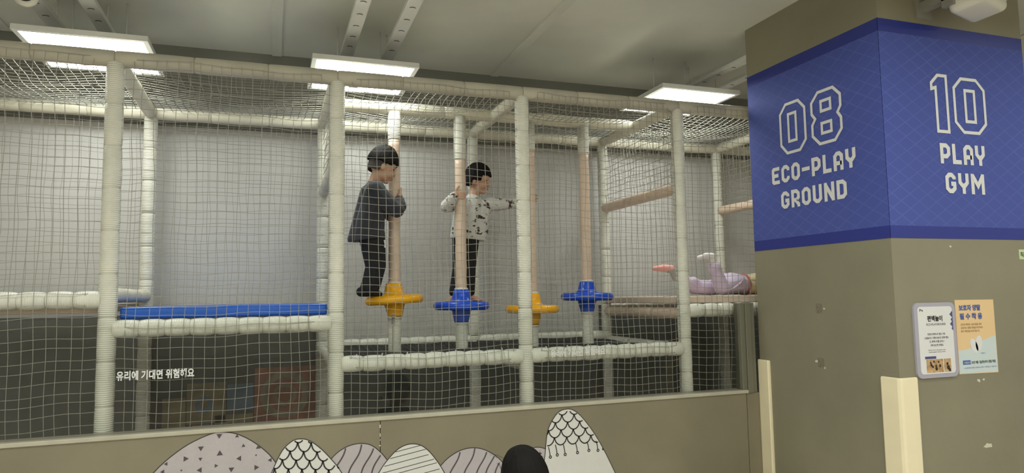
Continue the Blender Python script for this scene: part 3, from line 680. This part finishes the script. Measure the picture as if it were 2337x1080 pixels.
Ee, qe, le = hill([(1.64, .12), (1.72, .38), (1.80, .505), (1.90, .572), (2.002, .586), (2.10, .552), (2.187, .474), (2.27, .30), (2.32, .12)], 'lav_sticker', 'lavender hill sticker with wavy lines left of the black-haired child', 0)
strokes(Ee, waves((1.92, 2.01, 2.09, 2.15, 2.21, 2.30), .61), .0085, qe, le, 'ink_purple', 'wavy_line')
Dd, qd, ld = hill([(1.30, .12), (1.37, .36), (1.431, .495), (1.50, .582), (1.56, .628), (1.627, .641), (1.69, .62), (1.75, .56), (1.817, .457), (1.90, .28), (1.95, .12)], 'white_sticker', 'white hill sticker with thin slanted lines between the two wavy hills', 1)
strokes(Dd, [[(1.30+.65*i/40, z0+.11*i/40) for i in range(41)] for z0 in (.565, .535, .50, .465, .44, .40, .37, .33, .29, .25, .20, .16)], .0035, qd, ld, 'ink', 'slanted_line')
Ff, qf, lf_ = hill([(2.15, .12), (2.24, .40), (2.31, .51), (2.38, .552), (2.46, .541), (2.54, .47), (2.62, .30), (2.66, .12)], 'lav_sticker', 'lavender hill sticker with small triangles mostly hidden behind the black-haired child', 0)
for x, z, s_ in ((2.43, .515, .8), (2.462, .505, .5), (2.36, .47, 1), (2.30, .38, 1), (2.40, .36, .8)):
    own('triangle', G().add([LW.p(x+.014*s_*math.cos(k*2.094), z+.014*s_*math.sin(k*2.094), lf_+.0004) for k in range(3)], [(0, 1, 2)]), 'ink_purple', LW.p(x, z), Ff)
Gg, qg, lg = hill([(2.41, .12), (2.44, .36), (2.462, .52), (2.480, .640), (2.515, .712), (2.56, .760), (2.61, .774), (2.66, .764), (2.72, .715), (2.80, .612), (2.87, .495), (2.944, .348), (3.02, .20), (3.06, .12)], 'white_sticker', 'tall white hill sticker with scales and hanging drops, rightmost on the low wall', 1)
ln = []
for r in range(5):
    z = .785-r*.046; off = (r % 2)*.042
    for k in range(-2, 7):
        cx = 2.50+k*.084+off-r*.004; ln.append([(cx-.042+.084*i/10, z-.02*(cx-2.6)-.046*math.sin(math.pi*i/10)**.55 if 0 < i < 10 else z-.02*(cx-2.6)) for i in range(11)])
strokes(Gg, ln, .0078, qg, lg)
dr = []
for x, z1 in ((2.496, .487), (2.543, .496), (2.597, .494), (2.682, .498), (2.762, .505), (2.826, .5), (2.865, .506)):
    dr.append([(x-.012, .560 if x > 2.5 else .55), (x-.004, z1+.03), (x-.002, z1+.008)]); dr.append([(x+.0075*math.cos(a), z1+.0075*math.sin(a)) for a in [i*math.pi/4 for i in range(9)]])
strokes(Gg, dr, .006, qg, lg, 'ink', 'hanging_drop')

# ------------------------------------------------------------------ people
ICO = None
def ico_dirs(sub=2):
    bm = bmesh.new(); bmesh.ops.create_icosphere(bm, subdivisions=sub, radius=1); d = [v.co.copy() for v in bm.verts]; bm.free(); return d
IC2 = ico_dirs(2); IC3 = ico_dirs(3)
def blob(name, prims, voxel=.005, smooth=6, cuts=()):
    """union of round cones ('c',p,r,q,r) and ellipsoids ('e',centre,(rx,ry,rz),R) as one continuous surface"""
    bm = bmesh.new()
    for pr in prims:
        pts = []
        if pr[0] == 'c':
            _, p, r, q, s = pr; pts = [V(p)+d*r for d in IC2]+[V(q)+d*s for d in IC2]
        else:
            R = pr[3] if len(pr) > 3 else Matrix.Identity(3); pts = [V(pr[1]) + R @ V((d.x*pr[2][0], d.y*pr[2][1], d.z*pr[2][2])) for d in IC3]
        b2_ = bmesh.new(); vs = [b2_.verts.new(p) for p in pts]; bmesh.ops.convex_hull(b2_, input=vs)
        for v in [v for v in b2_.verts if not v.link_faces]: b2_.verts.remove(v)
        tmp = bpy.data.meshes.new('tmp'); b2_.to_mesh(tmp); b2_.free(); bm.from_mesh(tmp); bpy.data.meshes.remove(tmp)
    me = bpy.data.meshes.new(name); bm.to_mesh(me); bm.free()
    o = bpy.data.objects.new('tmp_blob', me); COL.objects.link(o)
    md = o.modifiers.new('r', 'REMESH'); md.mode = 'VOXEL'; md.voxel_size = voxel; md.use_smooth_shade = True
    sm = o.modifiers.new('s', 'SMOOTH'); sm.factor = .5; sm.iterations = smooth
    bpy.context.view_layer.update()
    out = bpy.data.meshes.new_from_object(o.evaluated_get(bpy.context.evaluated_depsgraph_get())); out.name = name
    bpy.data.objects.remove(o); bpy.data.meshes.remove(me)
    for co, no in cuts:
        b3 = bmesh.new(); b3.from_mesh(out); bmesh.ops.bisect_plane(b3, geom=b3.verts[:]+b3.edges[:]+b3.faces[:], plane_co=co, plane_no=no, clear_outer=True)
        bmesh.ops.holes_fill(b3, edges=[e for e in b3.edges if e.is_boundary]); b3.to_mesh(out); b3.free()
    for p in out.polygons: p.use_smooth = True
    return out
def shift(me, base):
    for v in me.vertices: v.co -= V(base)
    return me
def wobj(name, me, m, base, parent): return obj(name, shift(me, base), m, parent, base)
def head_frame(c, f, roll=0.0, s=1.0):
    f = V(f).normalized(); l = V((0, 0, 1)).cross(f).normalized(); u = f.cross(l)
    R = Matrix((f, l, u)).transposed()
    if roll: R = R @ Matrix.Rotation(roll, 3, 'X')
    return (lambda a, b, d: V(c) + R @ V((a, b, d))*s), R
def head_prims(H, R, s=1.0):
    E = lambda c, r: ('e', H(*c), tuple(x*s for x in r), R)
    return [E((0, 0, .022), (.090, .076, .090)), E((.022, 0, -.05), (.064, .058, .058)), E((.056, 0, -.086), (.024, .026, .022)),
            E((.05, .034, -.038), (.036, .034, .036)), E((.05, -.034, -.038), (.036, .034, .036)), E((.062, 0, .03), (.030, .055, .045)),
            ('c', H(.082, 0, .002), .008*s, H(.099, 0, -.028), .0115*s), E((.088, .010, -.030), (.009, .007, .007)), E((.088, -.010, -.030), (.009, .007, .007)),
            E((.084, 0, -.056), (.010, .020, .006)), E((.081, 0, -.067), (.011, .018, .007)),
            E((-.008, .076, -.016), (.017, .009, .028)), E((-.008, -.076, -.016), (.017, .009, .028))]
def hair_mesh(name, H, hl, s=1.0, th=.016, lift=.02, seed=1, tuft=.004):
    """dome of hair; hl(theta) gives the hairline height for direction theta (0 = front)"""
    rd = random.Random(seed); g = G(); nt, nr = 72, 14; ph = [rd.uniform(0, 6.28) for _ in range(6)]
    def P(th_, k, off):
        zl = hl(th_); top = .118+lift
        a = k*math.pi/2; base = (.093+off, .079+off, .093+off)
        zc = .022; zz = top if k == 0 else None
        tz = (zl-zc)/base[2]; tz = max(-1.15, min(.95, tz)); amax = math.pi/2-math.asin(max(-1, min(1, tz))); an = amax*k
        rr = math.sin(an) if an < math.pi/2 else (1-.10*(an-math.pi/2)**2)
        z = zc+base[2]*math.cos(an)+lift*max(0, math.cos(an))
        rg = 1+.022*math.sin(23*th_+ph[0]+4*an)+.018*math.sin(41*th_+ph[1]-3*an)
        rr *= rg if off > .005 else 1
        z += tuft*math.sin(7*th_+ph[2])*math.sin(an*3+ph[3]) if off > .005 else 0
        if k > .92 and off > .005: z += .008*abs(math.sin(9*th_+ph[4]))*(k-.92)/.08
        return H(base[0]*rr*math.cos(th_)-.004, base[1]*rr*math.sin(th_), z)
    vs = [P(2*math.pi*i/nt, k/nr, th) for k in range(1, nr+1) for i in range(nt)]
    vs += [P(2*math.pi*i/nt, 1, 0) for i in range(nt)]; vs += [P(2*math.pi*i/nt, .75, -.012) for i in range(nt)]
    top = sum((V(v) for v in vs[:nt]), V())/nt + (H(0, 0, .004)-H(0, 0, 0)); low = H(0, 0, .06)
    R_ = nr+2; fs = [(r*nt+i, r*nt+(i+1) % nt, (r+1)*nt+(i+1) % nt, (r+1)*nt+i) for r in range(R_-1) for i in range(nt)]
    n0 = len(vs); vs += [top, low]; fs += [(n0, (i+1) % nt, i) for i in range(nt)]; fs += [(n0+1, (R_-1)*nt+i, (R_-1)*nt+(i+1) % nt) for i in range(nt)]
    return g.add(vs, fs)
def face_bits(root, body, H, R, s=1.0):
    for b in (.031, -.031):
        g = blob('eye', [('e', H(.0765, b, .000), (.006*s, .013*s, .0052*s), R)], .0012, 2); wobj('eye', g, 'eye', H(.08, b, 0), root)
        g = blob('eyebrow', [('c', H(.083, b*.5, .018), .0035*s, H(.072, b*1.5, .019), .003*s)], .0012, 2); wobj('eyebrow', g, 'hair', H(.08, b, .018), root)
    g = blob('mouth', [('c', H(.0895, .014, -.0625), .004*s, H(.0895, -.014, -.0625), .004*s)], .0012, 2); wobj('mouth', g, 'lips', H(.09, 0, -.06), root)
def grip_hand(wrist, pole_c, z, a_palm, sgn, R=.0415, fr=.0075, n=4, dz=-.0135, arc=1.55, thumb=True, palm_r=(.022, .020, .030)):
    """palm at angle a_palm on the pole; four fingers of unequal length curl round it by sgn"""
    px, py = pole_c; C = lambda a, r, zz: V((px+r*math.cos(a), py+r*math.sin(a), zz)); pr = []
    pc = C(a_palm, R+.016, z); pr.append(('e', pc, palm_r, Matrix.Rotation(a_palm, 3, 'Z'))); pr.append(('c', V(wrist), .021, pc, .020))
    for i in range(n):
        zz = z+.021+dz*i; L = arc*(.88, 1.0, .95, .76)[i]; seg = 4
        ps = [C(a_palm+sgn*(.25+L*k/seg), R+fr+(.005 if k == 0 else 0), zz-.002*k) for k in range(seg+1)]
        for k in range(seg): pr.append(('c', ps[k], fr*(1-.06*k), ps[k+1], fr*(1-.06*(k+1))))
    if thumb:
        t0 = C(a_palm+sgn*.1, R+.016, z+.024); t1 = C(a_palm+sgn*.25, R+.012, z+.050); t2 = C(a_palm+sgn*.5, R+.008, z+.064)
        pr += [('c', t0, .010, t1, .009), ('c', t1, .009, t2, .0075)]
    return pr
def foot(h, t, r=.026, toes=True):
    h, t = V(h), V(t); pr = [('c', h+V((0, 0, r)), r, h*.4+t*.6+V((0, 0, r*.85)), r*.95), ('c', h*.4+t*.6+V((0, 0, r*.8)), r*.95, t+V((0, 0, r*.5)), r*.55)]
    if toes:
        d = (t-h).normalized(); sd = V((-d.y, d.x, 0))
        for k in range(5): 
            p = t+sd*(k-2)*.0125*1.0-d*.006*abs(k-1); pr.append(('c', p-d*.02+V((0, 0, .013)), .0085, p+d*.012+V((0, 0, .0085)), .0078-.0006*k))
        pr.append(('e', h*.25+t*.75+V((0, 0, .014)), (.032, .032, .014)))
    return pr

# boy in the slate sweatshirt, hugging the first pole
p1 = thing('person', 'child in dark slate sweatshirt and black trousers hugging the first pole', 'person', (1.47, .55, 1.505))
H, R = head_frame((1.548, .505, 2.405), (.92, .12, -.30), 0, 1.0)
hd = head_prims(H, R)
arm_r = [V((1.485, .405, 2.225)), V((1.628, .375, 2.085)), V((1.662, .478, 2.165))]; arm_l = [V((1.515, .64, 2.225)), V((1.645, .735, 2.10)), V((1.70, .685, 2.17))]
bodyp = hd + [('c', H(-.012, 0, -.05), .043, (1.492, .515, 2.27), .047), ('c', (1.51, .52, 2.20), .062, (1.475, .53, 1.95), .075),
    ('c', arm_r[0], .04, arm_r[1], .032), ('c', arm_r[1], .032, arm_r[2], .024), ('c', arm_l[0], .04, arm_l[1], .032), ('c', arm_l[1], .032, arm_l[2], .024),
    ('c', (1.455, .48, 1.92), .062, (1.505, .475, 1.71), .046), ('c', (1.505, .475, 1.71), .046, (1.45, .485, 1.56), .032), ('c', (1.465, .60, 1.92), .062, (1.52, .62, 1.71), .046), ('c', (1.52, .62, 1.71), .046, (1.475, .65, 1.56), .032)]
bodyp += grip_hand(arm_r[2], (1.648, PY), 2.205, -1.0, 1, thumb=True) + grip_hand(arm_l[2], (1.648, PY), 2.165, 1.0, -1)
bodyp += foot((1.41, .485, 1.506), (1.535, .515, 1.506), .03, False) + foot((1.44, .65, 1.506), (1.55, .70, 1.506), .03, False)
wobj('body', blob('body', bodyp, .004, 5), 'skin', (1.47, .55, 1.505), p1)
face_bits(p1, None, H, R)
sw = [('c', (1.492, .452, 2.228), .074, (1.462, .468, 2.0), .100), ('c', (1.50, .578, 2.228), .074, (1.470, .585, 2.0), .100), ('c', (1.462, .468, 2.0), .100, (1.452, .472, 1.86), .106), ('c', (1.470, .585, 2.0), .100, (1.462, .588, 1.86), .106),
      ('c', (1.462, .52, 2.215), .068, (1.385, .53, 1.90), .070), ('c', (1.50, .515, 2.268), .058, (1.502, .515, 2.23), .08),
      ('c', arm_r[0], .066, (1.60, .375, 2.10), .056), ('c', (1.60, .375, 2.10), .056, arm_r[1], .052), ('c', arm_r[1], .052, arm_r[2], .040), ('c', (1.655, .41, 2.115), .046, (1.662, .45, 2.14), .042),
      ('c', arm_l[0], .066, arm_l[1], .054), ('c', arm_l[1], .054, arm_l[2], .040)]
swm = blob('sweatshirt', sw, .005, 6, [((1.46, .53, 1.893), (0.10, 0, -1)), ((1.50, .515, 2.312), (0, 0, 1))])
wobj('sweatshirt', swm, 'slate', (1.47, .55, 1.9), p1)
for (cc, rr_, zz, hh) in (((1.462, .53), .0, 1.9, .02),): pass
cuffm = blob('cuff', [('c', arm_r[2]+V((-.002, -.012, -.012)), .036, arm_r[2]+V((.001, .008, .006)), .033)], .003, 3); wobj('cuff', cuffm, 'slate', arm_r[2], p1)
tr = [('c', (1.472, .485, 1.94), .094, (1.50, .475, 1.71), .071), ('c', (1.50, .475, 1.71), .071, (1.475, .485, 1.60), .068), ('c', (1.475, .485, 1.60), .068, (1.462, .485, 1.572), .066),
      ('c', (1.472, .60, 1.94), .080, (1.52, .62, 1.71), .062), ('c', (1.52, .62, 1.71), .062, (1.475, .645, 1.57), .056)]
wobj('trousers', blob('trousers', tr, .005, 6), 'black_cloth', (1.47, .55, 1.55), p1)
sh = blob('shoe', foot((1.405, .483, 1.505), (1.535, .517, 1.505), .035, False)+[('c', (1.43, .485, 1.54), .036, (1.445, .485, 1.58), .036)], .004, 5, [((0, 0, 1.507), (0, 0, -1))]); wobj('sock', sh, 'black_cloth', (1.45, .49, 1.507), p1)
sh = blob('shoe', foot((1.44, .65, 1.505), (1.55, .70, 1.505), .035, False), .004, 5, [((0, 0, 1.507), (0, 0, -1))]); wobj('sock', sh, 'black_cloth', (1.48, .66, 1.507), p1)
own('white_patch', blob and G().tube([(1.552, .425, 1.885), (1.556, .415, 1.86), (1.554, .413, 1.835)], .006, 5), 'paper', (1.555, .42, 1.86), p1)
def hl1(t): 
    c = math.cos(t); return .022+.012*c if c > .2 else .004+.01*c+.02*max(0, -c)
own('hair', hair_mesh('hair', H, lambda t: .030 if math.cos(t) > .55 else (.012 if math.cos(t) > -.3 else .016), th=.018, lift=.022, seed=3, tuft=.005), 'hair', H(0, 0, .05), p1, True)
own('shaved_hair', hair_mesh('shaved_hair', H, lambda t: .06 if math.cos(t) > .15 else (.0 if math.cos(t) > -.25 else -.050), th=.0022, lift=0, seed=4, tuft=0), 'hair_short', H(0, 0, .02), p1, True)

# boy in the printed sweatshirt, between second and third pole
p2 = thing('person', 'barefoot child in white printed sweatshirt reaching for the next pole', 'person', (2.2, .74, 1.458))
H, R = head_frame((2.318, .775, 2.385), (.86, -.50, -.16), 0, .97)
hd = head_prims(H, R, .97)
ar = [V((2.165, .745, 2.205)), V((2.040, .640, 2.158)), V((2.068, .560, 2.215))]; al = [V((2.405, .785, 2.205)), V((2.53, .765, 2.205)), V((2.652, .700, 2.216))]
bodyp = hd + [('c', H(-.012, 0, -.05), .041, (2.285, .785, 2.24), .046), ('c', (2.28, .785, 2.19), .085, (2.23, .77, 1.97), .082),
    ('c', ar[0], .038, ar[1], .031), ('c', ar[1], .031, ar[2], .023), ('c', al[0], .038, al[1], .031), ('c', al[1], .031, al[2], .022),
    ('c', (2.185, .765, 1.94), .058, (2.160, .755, 1.71), .042), ('c', (2.160, .755, 1.71), .042, (2.115, .73, 1.535), .028), ('c', (2.255, .765, 1.94), .058, (2.235, .75, 1.71), .042), ('c', (2.235, .75, 1.71), .042, (2.235, .72, 1.535), .028)]
bodyp += grip_hand(ar[2], (2.132, PY), 2.232, math.radians(215), 1, arc=1.35, palm_r=(.022, .024, .030))
# open reaching hand: palm, four spread fingers, thumb low
pc = V((2.695, .668, 2.222)); bodyp += [('c', al[2], .021, pc, .019), ('e', pc+V((.006, -.004, .002)), (.026, .012, .026))]
for a, L in ((.95, .050), (.55, .056), (.18, .053), (-.15, .044)):
    d = V((math.cos(a), -.42, math.sin(a))).normalized(); b0 = pc+V((.012, -.006, .016*math.sin(a*1.6)+.004)); b1_ = b0+d*L*.55; b2_ = b1_+(d+V((0, -.15, -.05))).normalized()*L*.5
    bodyp += [('c', b0, .0085, b1_, .0075), ('c', b1_, .0075, b2_, .0062)]
bodyp += [('c', pc+V((-.002, -.006, -.014)), .010, pc+V((.014, -.024, -.036)), .0085), ('c', pc+V((.014, -.024, -.036)), .0085, pc+V((.026, -.032, -.044)), .007)]
bodyp += foot((2.125, .745, 1.457), (2.062, .672, 1.457), .026) + foot((2.235, .735, 1.457), (2.285, .640, 1.457), .026)
wobj('body', blob('body', bodyp, .0036, 4), 'skin', (2.2, .74, 1.458), p2)
face_bits(p2, None, H, R, .97)
sw = [('c', (2.215, .775, 2.175), .080, (2.180, .765, 1.96), .085), ('c', (2.345, .785, 2.175), .078, (2.300, .775, 1.96), .088), ('c', (2.28, .78, 2.19), .085, (2.24, .765, 1.96), .095), ('c', (2.28, .785, 2.235), .056, (2.28, .785, 2.19), .08),
      ('c', (2.180, .765, 1.96), .085, (2.175, .765, 1.90), .075), ('c', (2.300, .775, 1.96), .088, (2.285, .77, 1.90), .072),
      ('c', ar[0], .060, ar[1], .050), ('c', ar[1], .050, ar[2], .037), ('c', (2.055, .60, 2.182), .046, (2.064, .575, 2.20), .040), ('c', al[0], .060, al[1], .047), ('c', al[1], .047, al[2], .034), ('c', (2.60, .725, 2.205), .041, (2.63, .712, 2.21), .038)]
wobj('sweatshirt', blob('sweatshirt', sw, .005, 6, [((2.24, .77, 1.925), (-.08, 0, -1)), ((2.28, .785, 2.275), (0, 0, 1))]), 'printed', (2.24, .77, 1.93), p2)
for s0, s1 in ((ar[1], ar[2]), (al[1], al[2])):
    d = (s1-s0).normalized(); wobj('cuff', blob('cuff', [('c', s1-d*.018, .034, s1+d*.004, .031)], .003, 3), 'printed', s1, p2)
tr = [('c', (2.18, .765, 1.95), .068, (2.158, .755, 1.71), .050), ('c', (2.158, .755, 1.71), .050, (2.115, .735, 1.53), .040), ('c', (2.255, .765, 1.95), .068, (2.236, .75, 1.71), .050), ('c', (2.236, .75, 1.71), .050, (2.232, .725, 1.53), .038)]
wobj('trousers', blob('trousers', tr, .005, 6), 'black_cloth', (2.2, .75, 1.53), p2)
own('hair', hair_mesh('hair', H, lambda t: .034 if math.cos(t) > .5 else (-.012 if math.cos(t) > -.2 else -.052), .97, th=.015, lift=.012, seed=9, tuft=.004), 'hair', H(0, 0, .05), p2, True)

# girl lying on her front with her feet in the air
p3 = thing('person', 'child in lavender trousers lying on the deck, feet in the air', 'person', (4.25, .38, 1.475))
zt = 1.475
kn2, an2 = V((4.13, .28, 1.535)), V((4.062, .285, 1.725)); kn1, an1 = V((4.00, .46, 1.545)), V((3.825, .455, 1.640))
H, R = head_frame((4.93, .40, 1.70), (.9, .1, .05), 0, .95)
bodyp = head_prims(H, R, .95) + [('c', H(-.012, 0, -.05), .04, (4.78, .40, 1.60), .045), ('c', (4.75, .40, 1.575), .075, (4.42, .385, 1.555), .075), ('c', (4.42, .385, 1.555), .078, (4.30, .37, 1.56), .078),
    ('c', (4.30, .335, 1.555), .05, (4.20, .30, 1.545), .042), ('c', (4.20, .30, 1.545), .042, kn2, .036), ('c', kn2, .036, an2, .028), ('c', (4.30, .43, 1.555), .05, (4.15, .45, 1.535), .04), ('c', (4.15, .45, 1.535), .04, kn1, .036), ('c', kn1, .036, an1, .027),
    ('c', (4.76, .30, 1.60), .036, (4.84, .24, 1.508), .03), ('c', (4.84, .24, 1.508), .03, (4.98, .30, 1.50), .022), ('c', (4.76, .50, 1.60), .036, (4.84, .56, 1.508), .03), ('c', (4.84, .56, 1.508), .03, (4.98, .48, 1.50), .022)]
for hy, s_ in ((.31, 1), (.47, -1)):
    hp = V((5.01, hy, 1.498)); bodyp.append(('e', hp, (.034, .026, .013)))
    for k in range(4): bodyp.append(('c', hp+V((.02, (k-1.5)*.013, 0)), .008, hp+V((.066-.006*abs(k-1.3), (k-1.5)*.017, -.006)), .0068))
    bodyp.append(('c', hp+V((0, s_*.018, 0)), .009, hp+V((.032, s_*.046, -.004)), .0075))
bodyp += [('c', an2, .026, an2+V((-.005, 0, .05)), .026), ('c', an2+V((0, 0, .045)), .025, an2+V((-.115, 0, .045)), .016), ('c', an1, .025, an1+V((-.02, 0, .035)), .025), ('c', an1+V((-.02, 0, .035)), .025, an1+V((-.17, 0, .05)), .016)]
wobj('body', blob('body', bodyp, .0042, 5), 'skin', (4.25, .38, 1.475), p3)
face_bits(p3, None, H, R, .95)
tr = [('c', (4.305, .335, 1.565), .080, (4.20, .30, 1.545), .068), ('c', (4.20, .30, 1.545), .068, kn2, .060), ('c', kn2+V((-.005, 0, .01)), .060, kn2*.25+an2*.75, .050), ('c', (4.285, .43, 1.568), .084, (4.15, .45, 1.535), .060), ('c', (4.15, .45, 1.535), .060, kn1, .058), ('c', kn1, .058, kn1*.62+an1*.38, .050),
      ('e', (4.265, .345, 1.58), (.075, .07, .072)), ('e', (4.265, .43, 1.58), (.075, .07, .072)), ('c', (4.31, .38, 1.565), .088, (4.43, .385, 1.552), .077), ('c', (3.985, .44, 1.585), .040, (4.03, .45, 1.55), .05)]
wobj('trousers', blob('trousers', tr, .0045, 4, [((0, 0, zt), (0, 0, -1))]), 'lavender', (4.25, .38, zt), p3)
d = (an2-kn2).normalized(); wobj('cuff', blob('cuff', [('c', kn2*.26+an2*.74, .0535, kn2*.18+an2*.82, .0525)], .003, 4), 'lavender', an2, p3)
own('trouser_fold', G().tube([(4.10, .235, 1.50), (4.20, .228, 1.525), (4.28, .245, 1.565), (4.35, .285, 1.61)], [.004, .008, .008, .004], 6), 'lavender', (4.2, .24, 1.5), p3, True)
st = [('c', (4.435, .385, 1.553), .084, (4.60, .39, 1.565), .088), ('c', (4.60, .39, 1.565), .088, (4.75, .40, 1.585), .082), ('c', (4.75, .31, 1.60), .055, (4.84, .245, 1.512), .044), ('c', (4.75, .49, 1.60), .055, (4.84, .555, 1.512), .044)]
wobj('shirt', blob('shirt', st, .005, 5, [((0, 0, zt), (0, 0, -1)), ((4.415, 0, 0), (-1, 0, 0))]), 'cream_knit', (4.6, .39, zt), p3)
own('waistband', G().lathe([(.082, 0), (.088, .004), (.088, .016), (.083, .02)], 26, (4.408, .385, 1.556), Matrix.Rotation(math.pi/2, 3, 'Y')), 'red_cloth', (4.41, .385, 1.556), p3, True)
sk = blob('sock', [('c', an2+V((.004, 0, -.02)), .034, an2+V((-.004, 0, .045)), .031), ('c', an2+V((-.002, 0, .048)), .031, an2+V((-.06, 0, .052)), .027), ('c', an2+V((-.06, 0, .052)), .026, an2+V((-.125, 0, .040)), .017)], .0035, 4); wobj('sock', sk, 'sock_white', an2, p3)
sk = blob('sole_patch', [('c', an2+V((-.02, 0, .073)), .014, an2+V((-.115, 0, .055)), .010)], .003, 3); wobj('sole_patch', sk, 'sock_grey', an2+V((-.06, 0, .07)), p3) if False else None
sk = blob('sock', [('c', an1+V((.01, 0, -.02)), .032, an1+V((-.018, 0, .035)), .031), ('c', an1+V((-.018, 0, .038)), .030, an1+V((-.07, 0, .045)), .027)], .0035, 4); wobj('sock', sk, 'sock_grey', an1, p3)
sk = blob('sock_sole', [('c', an1+V((-.025, 0, .046)), .031, an1+V((-.10, 0, .052)), .030), ('c', an1+V((-.10, 0, .052)), .030, an1+V((-.185, 0, .050)), .017)], .0035, 4); wobj('sock_sole', sk, 'pink', an1+V((-.1, 0, .05)), p3)
own('hair', hair_mesh('hair', H, lambda t: .034 if math.cos(t) > .5 else (-.02 if math.cos(t) > -.2 else -.09), .95, th=.014, lift=.01, seed=12), 'hair', H(0, 0, .05), p3, True)

# small child standing at the low wall, only the hair reaches into the picture
p4 = thing('person', 'black-haired small child in front of the hill stickers, only hair in view', 'person', (1.79, -1.6, 0))
H, R = head_frame((1.805, -1.60, .765), (.25, .95, -.12), -.25, 1.0)
ft = V((.25, .97, 0)).normalized(); lf2 = V((-ft.y, ft.x, 0)); B0 = V((1.775, -1.63, 0))
bodyp = head_prims(H, R) + [('c', H(-.01, 0, -.05), .036, B0+V((0, 0, .63)), .042), ('c', B0+V((0, 0, .56)), .082, B0+V((0, 0, .38)), .085)]
clo = [('c', B0+lf2*.05+V((0, 0, .565)), .065, B0+lf2*.045+V((0, 0, .38)), .085), ('c', B0-lf2*.05+V((0, 0, .565)), .065, B0-lf2*.045+V((0, 0, .38)), .085)]; trs = []; soc = []
for s_ in (1, -1):
    sh_, el, wrs = B0+lf2*s_*.095+V((0, 0, .57)), B0+lf2*s_*.145+V((0, 0, .44)), B0+lf2*s_*.145+ft*.05+V((0, 0, .345))
    bodyp += [('c', sh_, .034, el, .028), ('c', el, .028, wrs, .021)]; clo += [('c', sh_, .05, el, .042), ('c', el, .042, wrs, .032)]
    hp = wrs+V((0, 0, -.035)); bodyp += [('c', wrs, .019, hp, .02)]
    for k in range(4): bodyp.append(('c', hp+ft*(k-1.5)*.011+V((0, 0, -.012)), .0075, hp+ft*((k-1.5)*.012+.008)+V((0, 0, -.05+.005*abs(k-1.5))), .0062))
    bodyp.append(('c', hp+ft*.016, .008, hp+ft*.034+V((0, 0, -.028)), .007))
    hp_, k_, an = B0+lf2*s_*.05+V((0, 0, .36)), B0+lf2*s_*.055+V((0, 0, .21)), B0+lf2*s_*.055+V((0, 0, .05))
    bodyp += [('c', hp_, .055, k_, .04), ('c', k_, .04, an, .028)] + foot(an-ft*.03+V((0, 0, -.05)), an+ft*.075+V((0, 0, -.05)), .025, False)
    trs += [('c', hp_, .072, k_, .055), ('c', k_, .055, an+V((0, 0, .02)), .047)]; soc.append(blob('sock', foot(an-ft*.03+V((0, 0, -.05)), an+ft*.08+V((0, 0, -.05)), .029, False), .004, 4, [((0, 0, .001), (0, 0, -1))]))
wobj('body', blob('body', bodyp, .0045, 5, [((0, 0, .002), (0, 0, -1))]), 'skin', (1.79, -1.6, 0), p4); face_bits(p4, None, H, R)
wobj('sweatshirt', blob('sweatshirt', clo, .006, 6), 'slate', (1.79, -1.6, .35), p4)
wobj('trousers', blob('trousers', trs, .006, 6), 'black_cloth', (1.79, -1.6, .1), p4)
for s_ in soc: wobj('sock', s_, 'sock_white', (1.79, -1.6, .01), p4)
own('hair', hair_mesh('hair', H, lambda t: .034 if math.cos(t) > .55 else (-.05 if math.cos(t) > -.1 else -.085), 1.0, th=.014, lift=.008, seed=21, tuft=.003), 'hair', H(0, 0, .05), p4, True)
fly = G(); rd = random.Random(5)
for k in range(14):
    a = rd.uniform(2.0, 4.6); st0 = H(-.06*math.cos(a-3.1)*1.3, .07*math.sin(a-3.1)*1.3, .10+rd.uniform(-.03, .02)); dv = V((rd.uniform(-.05, .03), rd.uniform(-.02, .02), rd.uniform(.005, .03)))
    fly.tube([st0, st0+dv*.5+V((0, 0, .006)), st0+dv], [.0008, .0006, .0003], 3)
tag(own('loose_hair', fly, 'hair', H(0, 0, .1), p4), kind='stuff')
